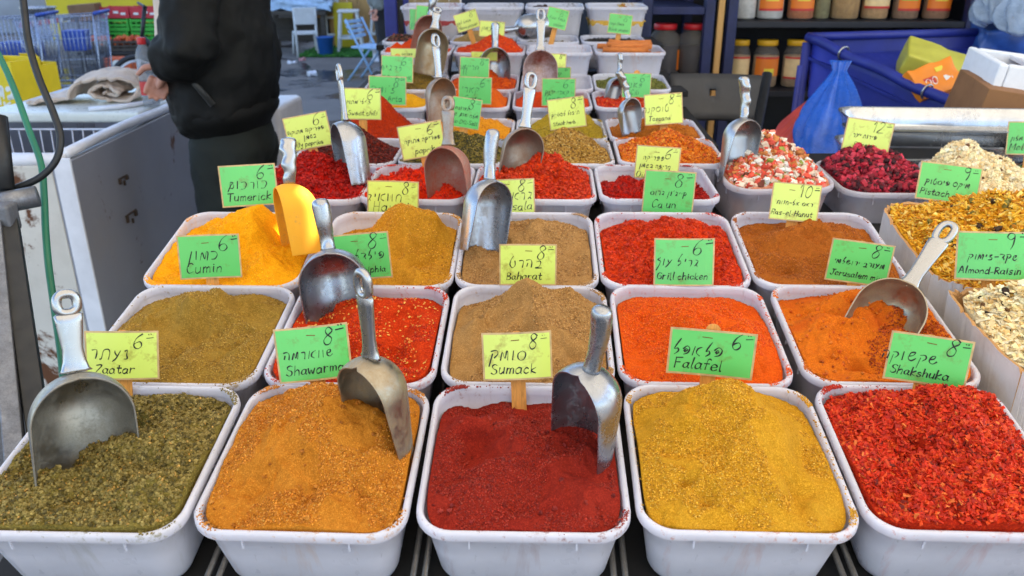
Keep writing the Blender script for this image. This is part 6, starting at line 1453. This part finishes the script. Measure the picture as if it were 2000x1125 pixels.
mb = MB(); mb.tube([(.09, 0, .70), (.30, 0, .46), (.46, 0, .36)], .026, 8); mb.tube([(.46, 0, .36), (.62, 0, .78)], .02, 8); mb.tube([(.46, 0, .36), (.95, .04, .27)], .014, 8); mb.tube([(.55, 0, .62), (.95, .04, .27)], .012, 8); mb.build('frame', M['blk'], bi, True)
mb = MB(); mb.tube([(.13, -.30, 1.0), (.16, -.1, .98), (.16, .1, .98), (.13, .30, 1.0)], .014, 8); mb.build('handlebar', M['blk'], bi, True); mb = MB(); mb.box((.62, 0, .80), (.24, .13, .05)); mb.build('saddle', M['blk'], bi, bevel=.02)
# yellow cartons behind the freezer
for px0, px1, py0, py1, d, lb, sd in ((-40, 46, 117, 216, 4.4, 'tall yellow printed carton at the left edge', 81), (32, 76, 128, 206, 4.55, 'open yellow carton with hand holes and a torn flap', 82)):
    a_, b_ = P(px0, (py0 + py1) / 2, d), P(px1, (py0 + py1) / 2, d); zt = P(px0, py0, d).z; zb = P(px0, py1, d).z - .06; w_ = (b_ - a_).length; c = (a_ + b_) / 2
    root = empty('yellow_carton', (c.x, c.y + .1, zb), (0, 0, R(-14))); tag(root, lb, 'carton', 'yellow cartons behind the freezer'); h_ = zt - zb; mb = MB(); t = .006
    for cc, s in (((0, -.10, h_ / 2), (w_, t, h_)), ((0, .10, h_ / 2 + .004), (w_, t, h_)), ((-w_ / 2 + t / 2, 0, h_ / 2 + .002), (t, .2 - t * 1.1, h_ * .98)), ((w_ / 2 - t / 2, 0, h_ / 2 + .002), (t, .2 - t * 1.1, h_ * .98)), ((0, 0, .004), (w_ - .02, .19, .006))): mb.box(cc, s)
    mb.build('carton_shell', M['yellow_card'], root, bevel=.001)
    mb = MB(); rs = random.Random(sd)
    if sd == 81:
        for tx, zf in (('במ', .38), ('אי', .16)):
            write(mb, tx, -.02, h_ * zf, .0135, .020, rs, 0, 0, 0, plane=lambda x, y: (x, -.1042, y))
        mb.build('printed_letters', M['white_ink'], root)
    else:
        for z in (.16, .20, .24): mb.box((.012, -.1045, h_ * z + .02), (.05, .002, .012))
        for x in (-.03, .035): mb.box((x, -.1045, h_ * .52), (.016, .002, .03))
        mb.build('printed_patch', M['grey_ink'], root); fl = MB(); fl.box((.0, .0, h_ + .02), (w_ * .9, .004, .10), Matrix.Rotation(R(35), 3, 'X')); fl.build('flap', M['yellow_card'], root, bevel=.001)
st3 = empty('plastic_stand', (-2.62, 4.62, 0)); zt = P(20, 216, 4.4).z - .062; tag(st3, 'dark stand carrying the yellow cartons behind the freezer', 'stand'); MB().box((0, 0, zt / 2), (.8, .62, zt)).build('stand_body', M['blk'], st3, bevel=.01)
# green turf at the foot of the plank wall, scraps on the asphalt
rng = np.random.RandomState(4); n = 5000; x0, x1 = at(600, 104).x, at(760, 104).x
pos = np.stack([rng.uniform(x0, x1, n), rng.uniform(12.6, 13.8, n), np.full(n, .02)], 1)
o = link('grass', pieces_mesh('grass', 'flake', pos, np.tile([[.05, .012, .012]], (n, 1)) * rng.uniform(.6, 1.4, (n, 1)), pick_cols([((50, 110, 40), 3), ((80, 140, 56), 1)], n, rng), rng, .9, .3)); o['kind'] = 'stuff'; tag(o, 'green turf strip at the foot of the plank wall', 'grass')
for k, (px, py, s, lb) in enumerate(((571, 124, .07, 'crumpled white scrap below the white chair'), (592, 118, .06, 'pinkish crumpled scrap at the foot of the white chair'), (610, 148, .09, 'flattened white scrap beside the puddle'))):
    crumple_box('paper_scrap', at(px, py) + Vector((0, 0, s * .25)), (s * 1.4, s, s * .5), (0, 0, k), M['white_pl'] if k != 1 else plain('pink_scrap', (200, 140, 140), .8), lb, 'litter', 90 + k, .02, .006, 4)
# unseen building, added to keep direct sun off the street
for nm, c, s, lb in (('sun_block_building', (12, 17, 11), (14, 18, 22), 'unseen tall plaster building added to block sun from the street'),):
    root = empty(nm, (c[0], c[1], 0)); tag(root, lb, 'building'); pm = plain('plaster', (176, 166, 152), .85, var=.15, scale=.6, bump=.2, bscale=8)
    MB().box((0, 0, s[2] / 2), s).build('walls', pm, root); gm = m_plastic('window_glass', (40, 46, 54), .1)
    for fl_ in range(6):
        for k in range(6): MB().box((-s[0] / 2 - .01, -7.2 + k * 2.9, 2.4 + fl_ * 3.2), (.06, 1.1, 1.6)).build('window', gm, root)
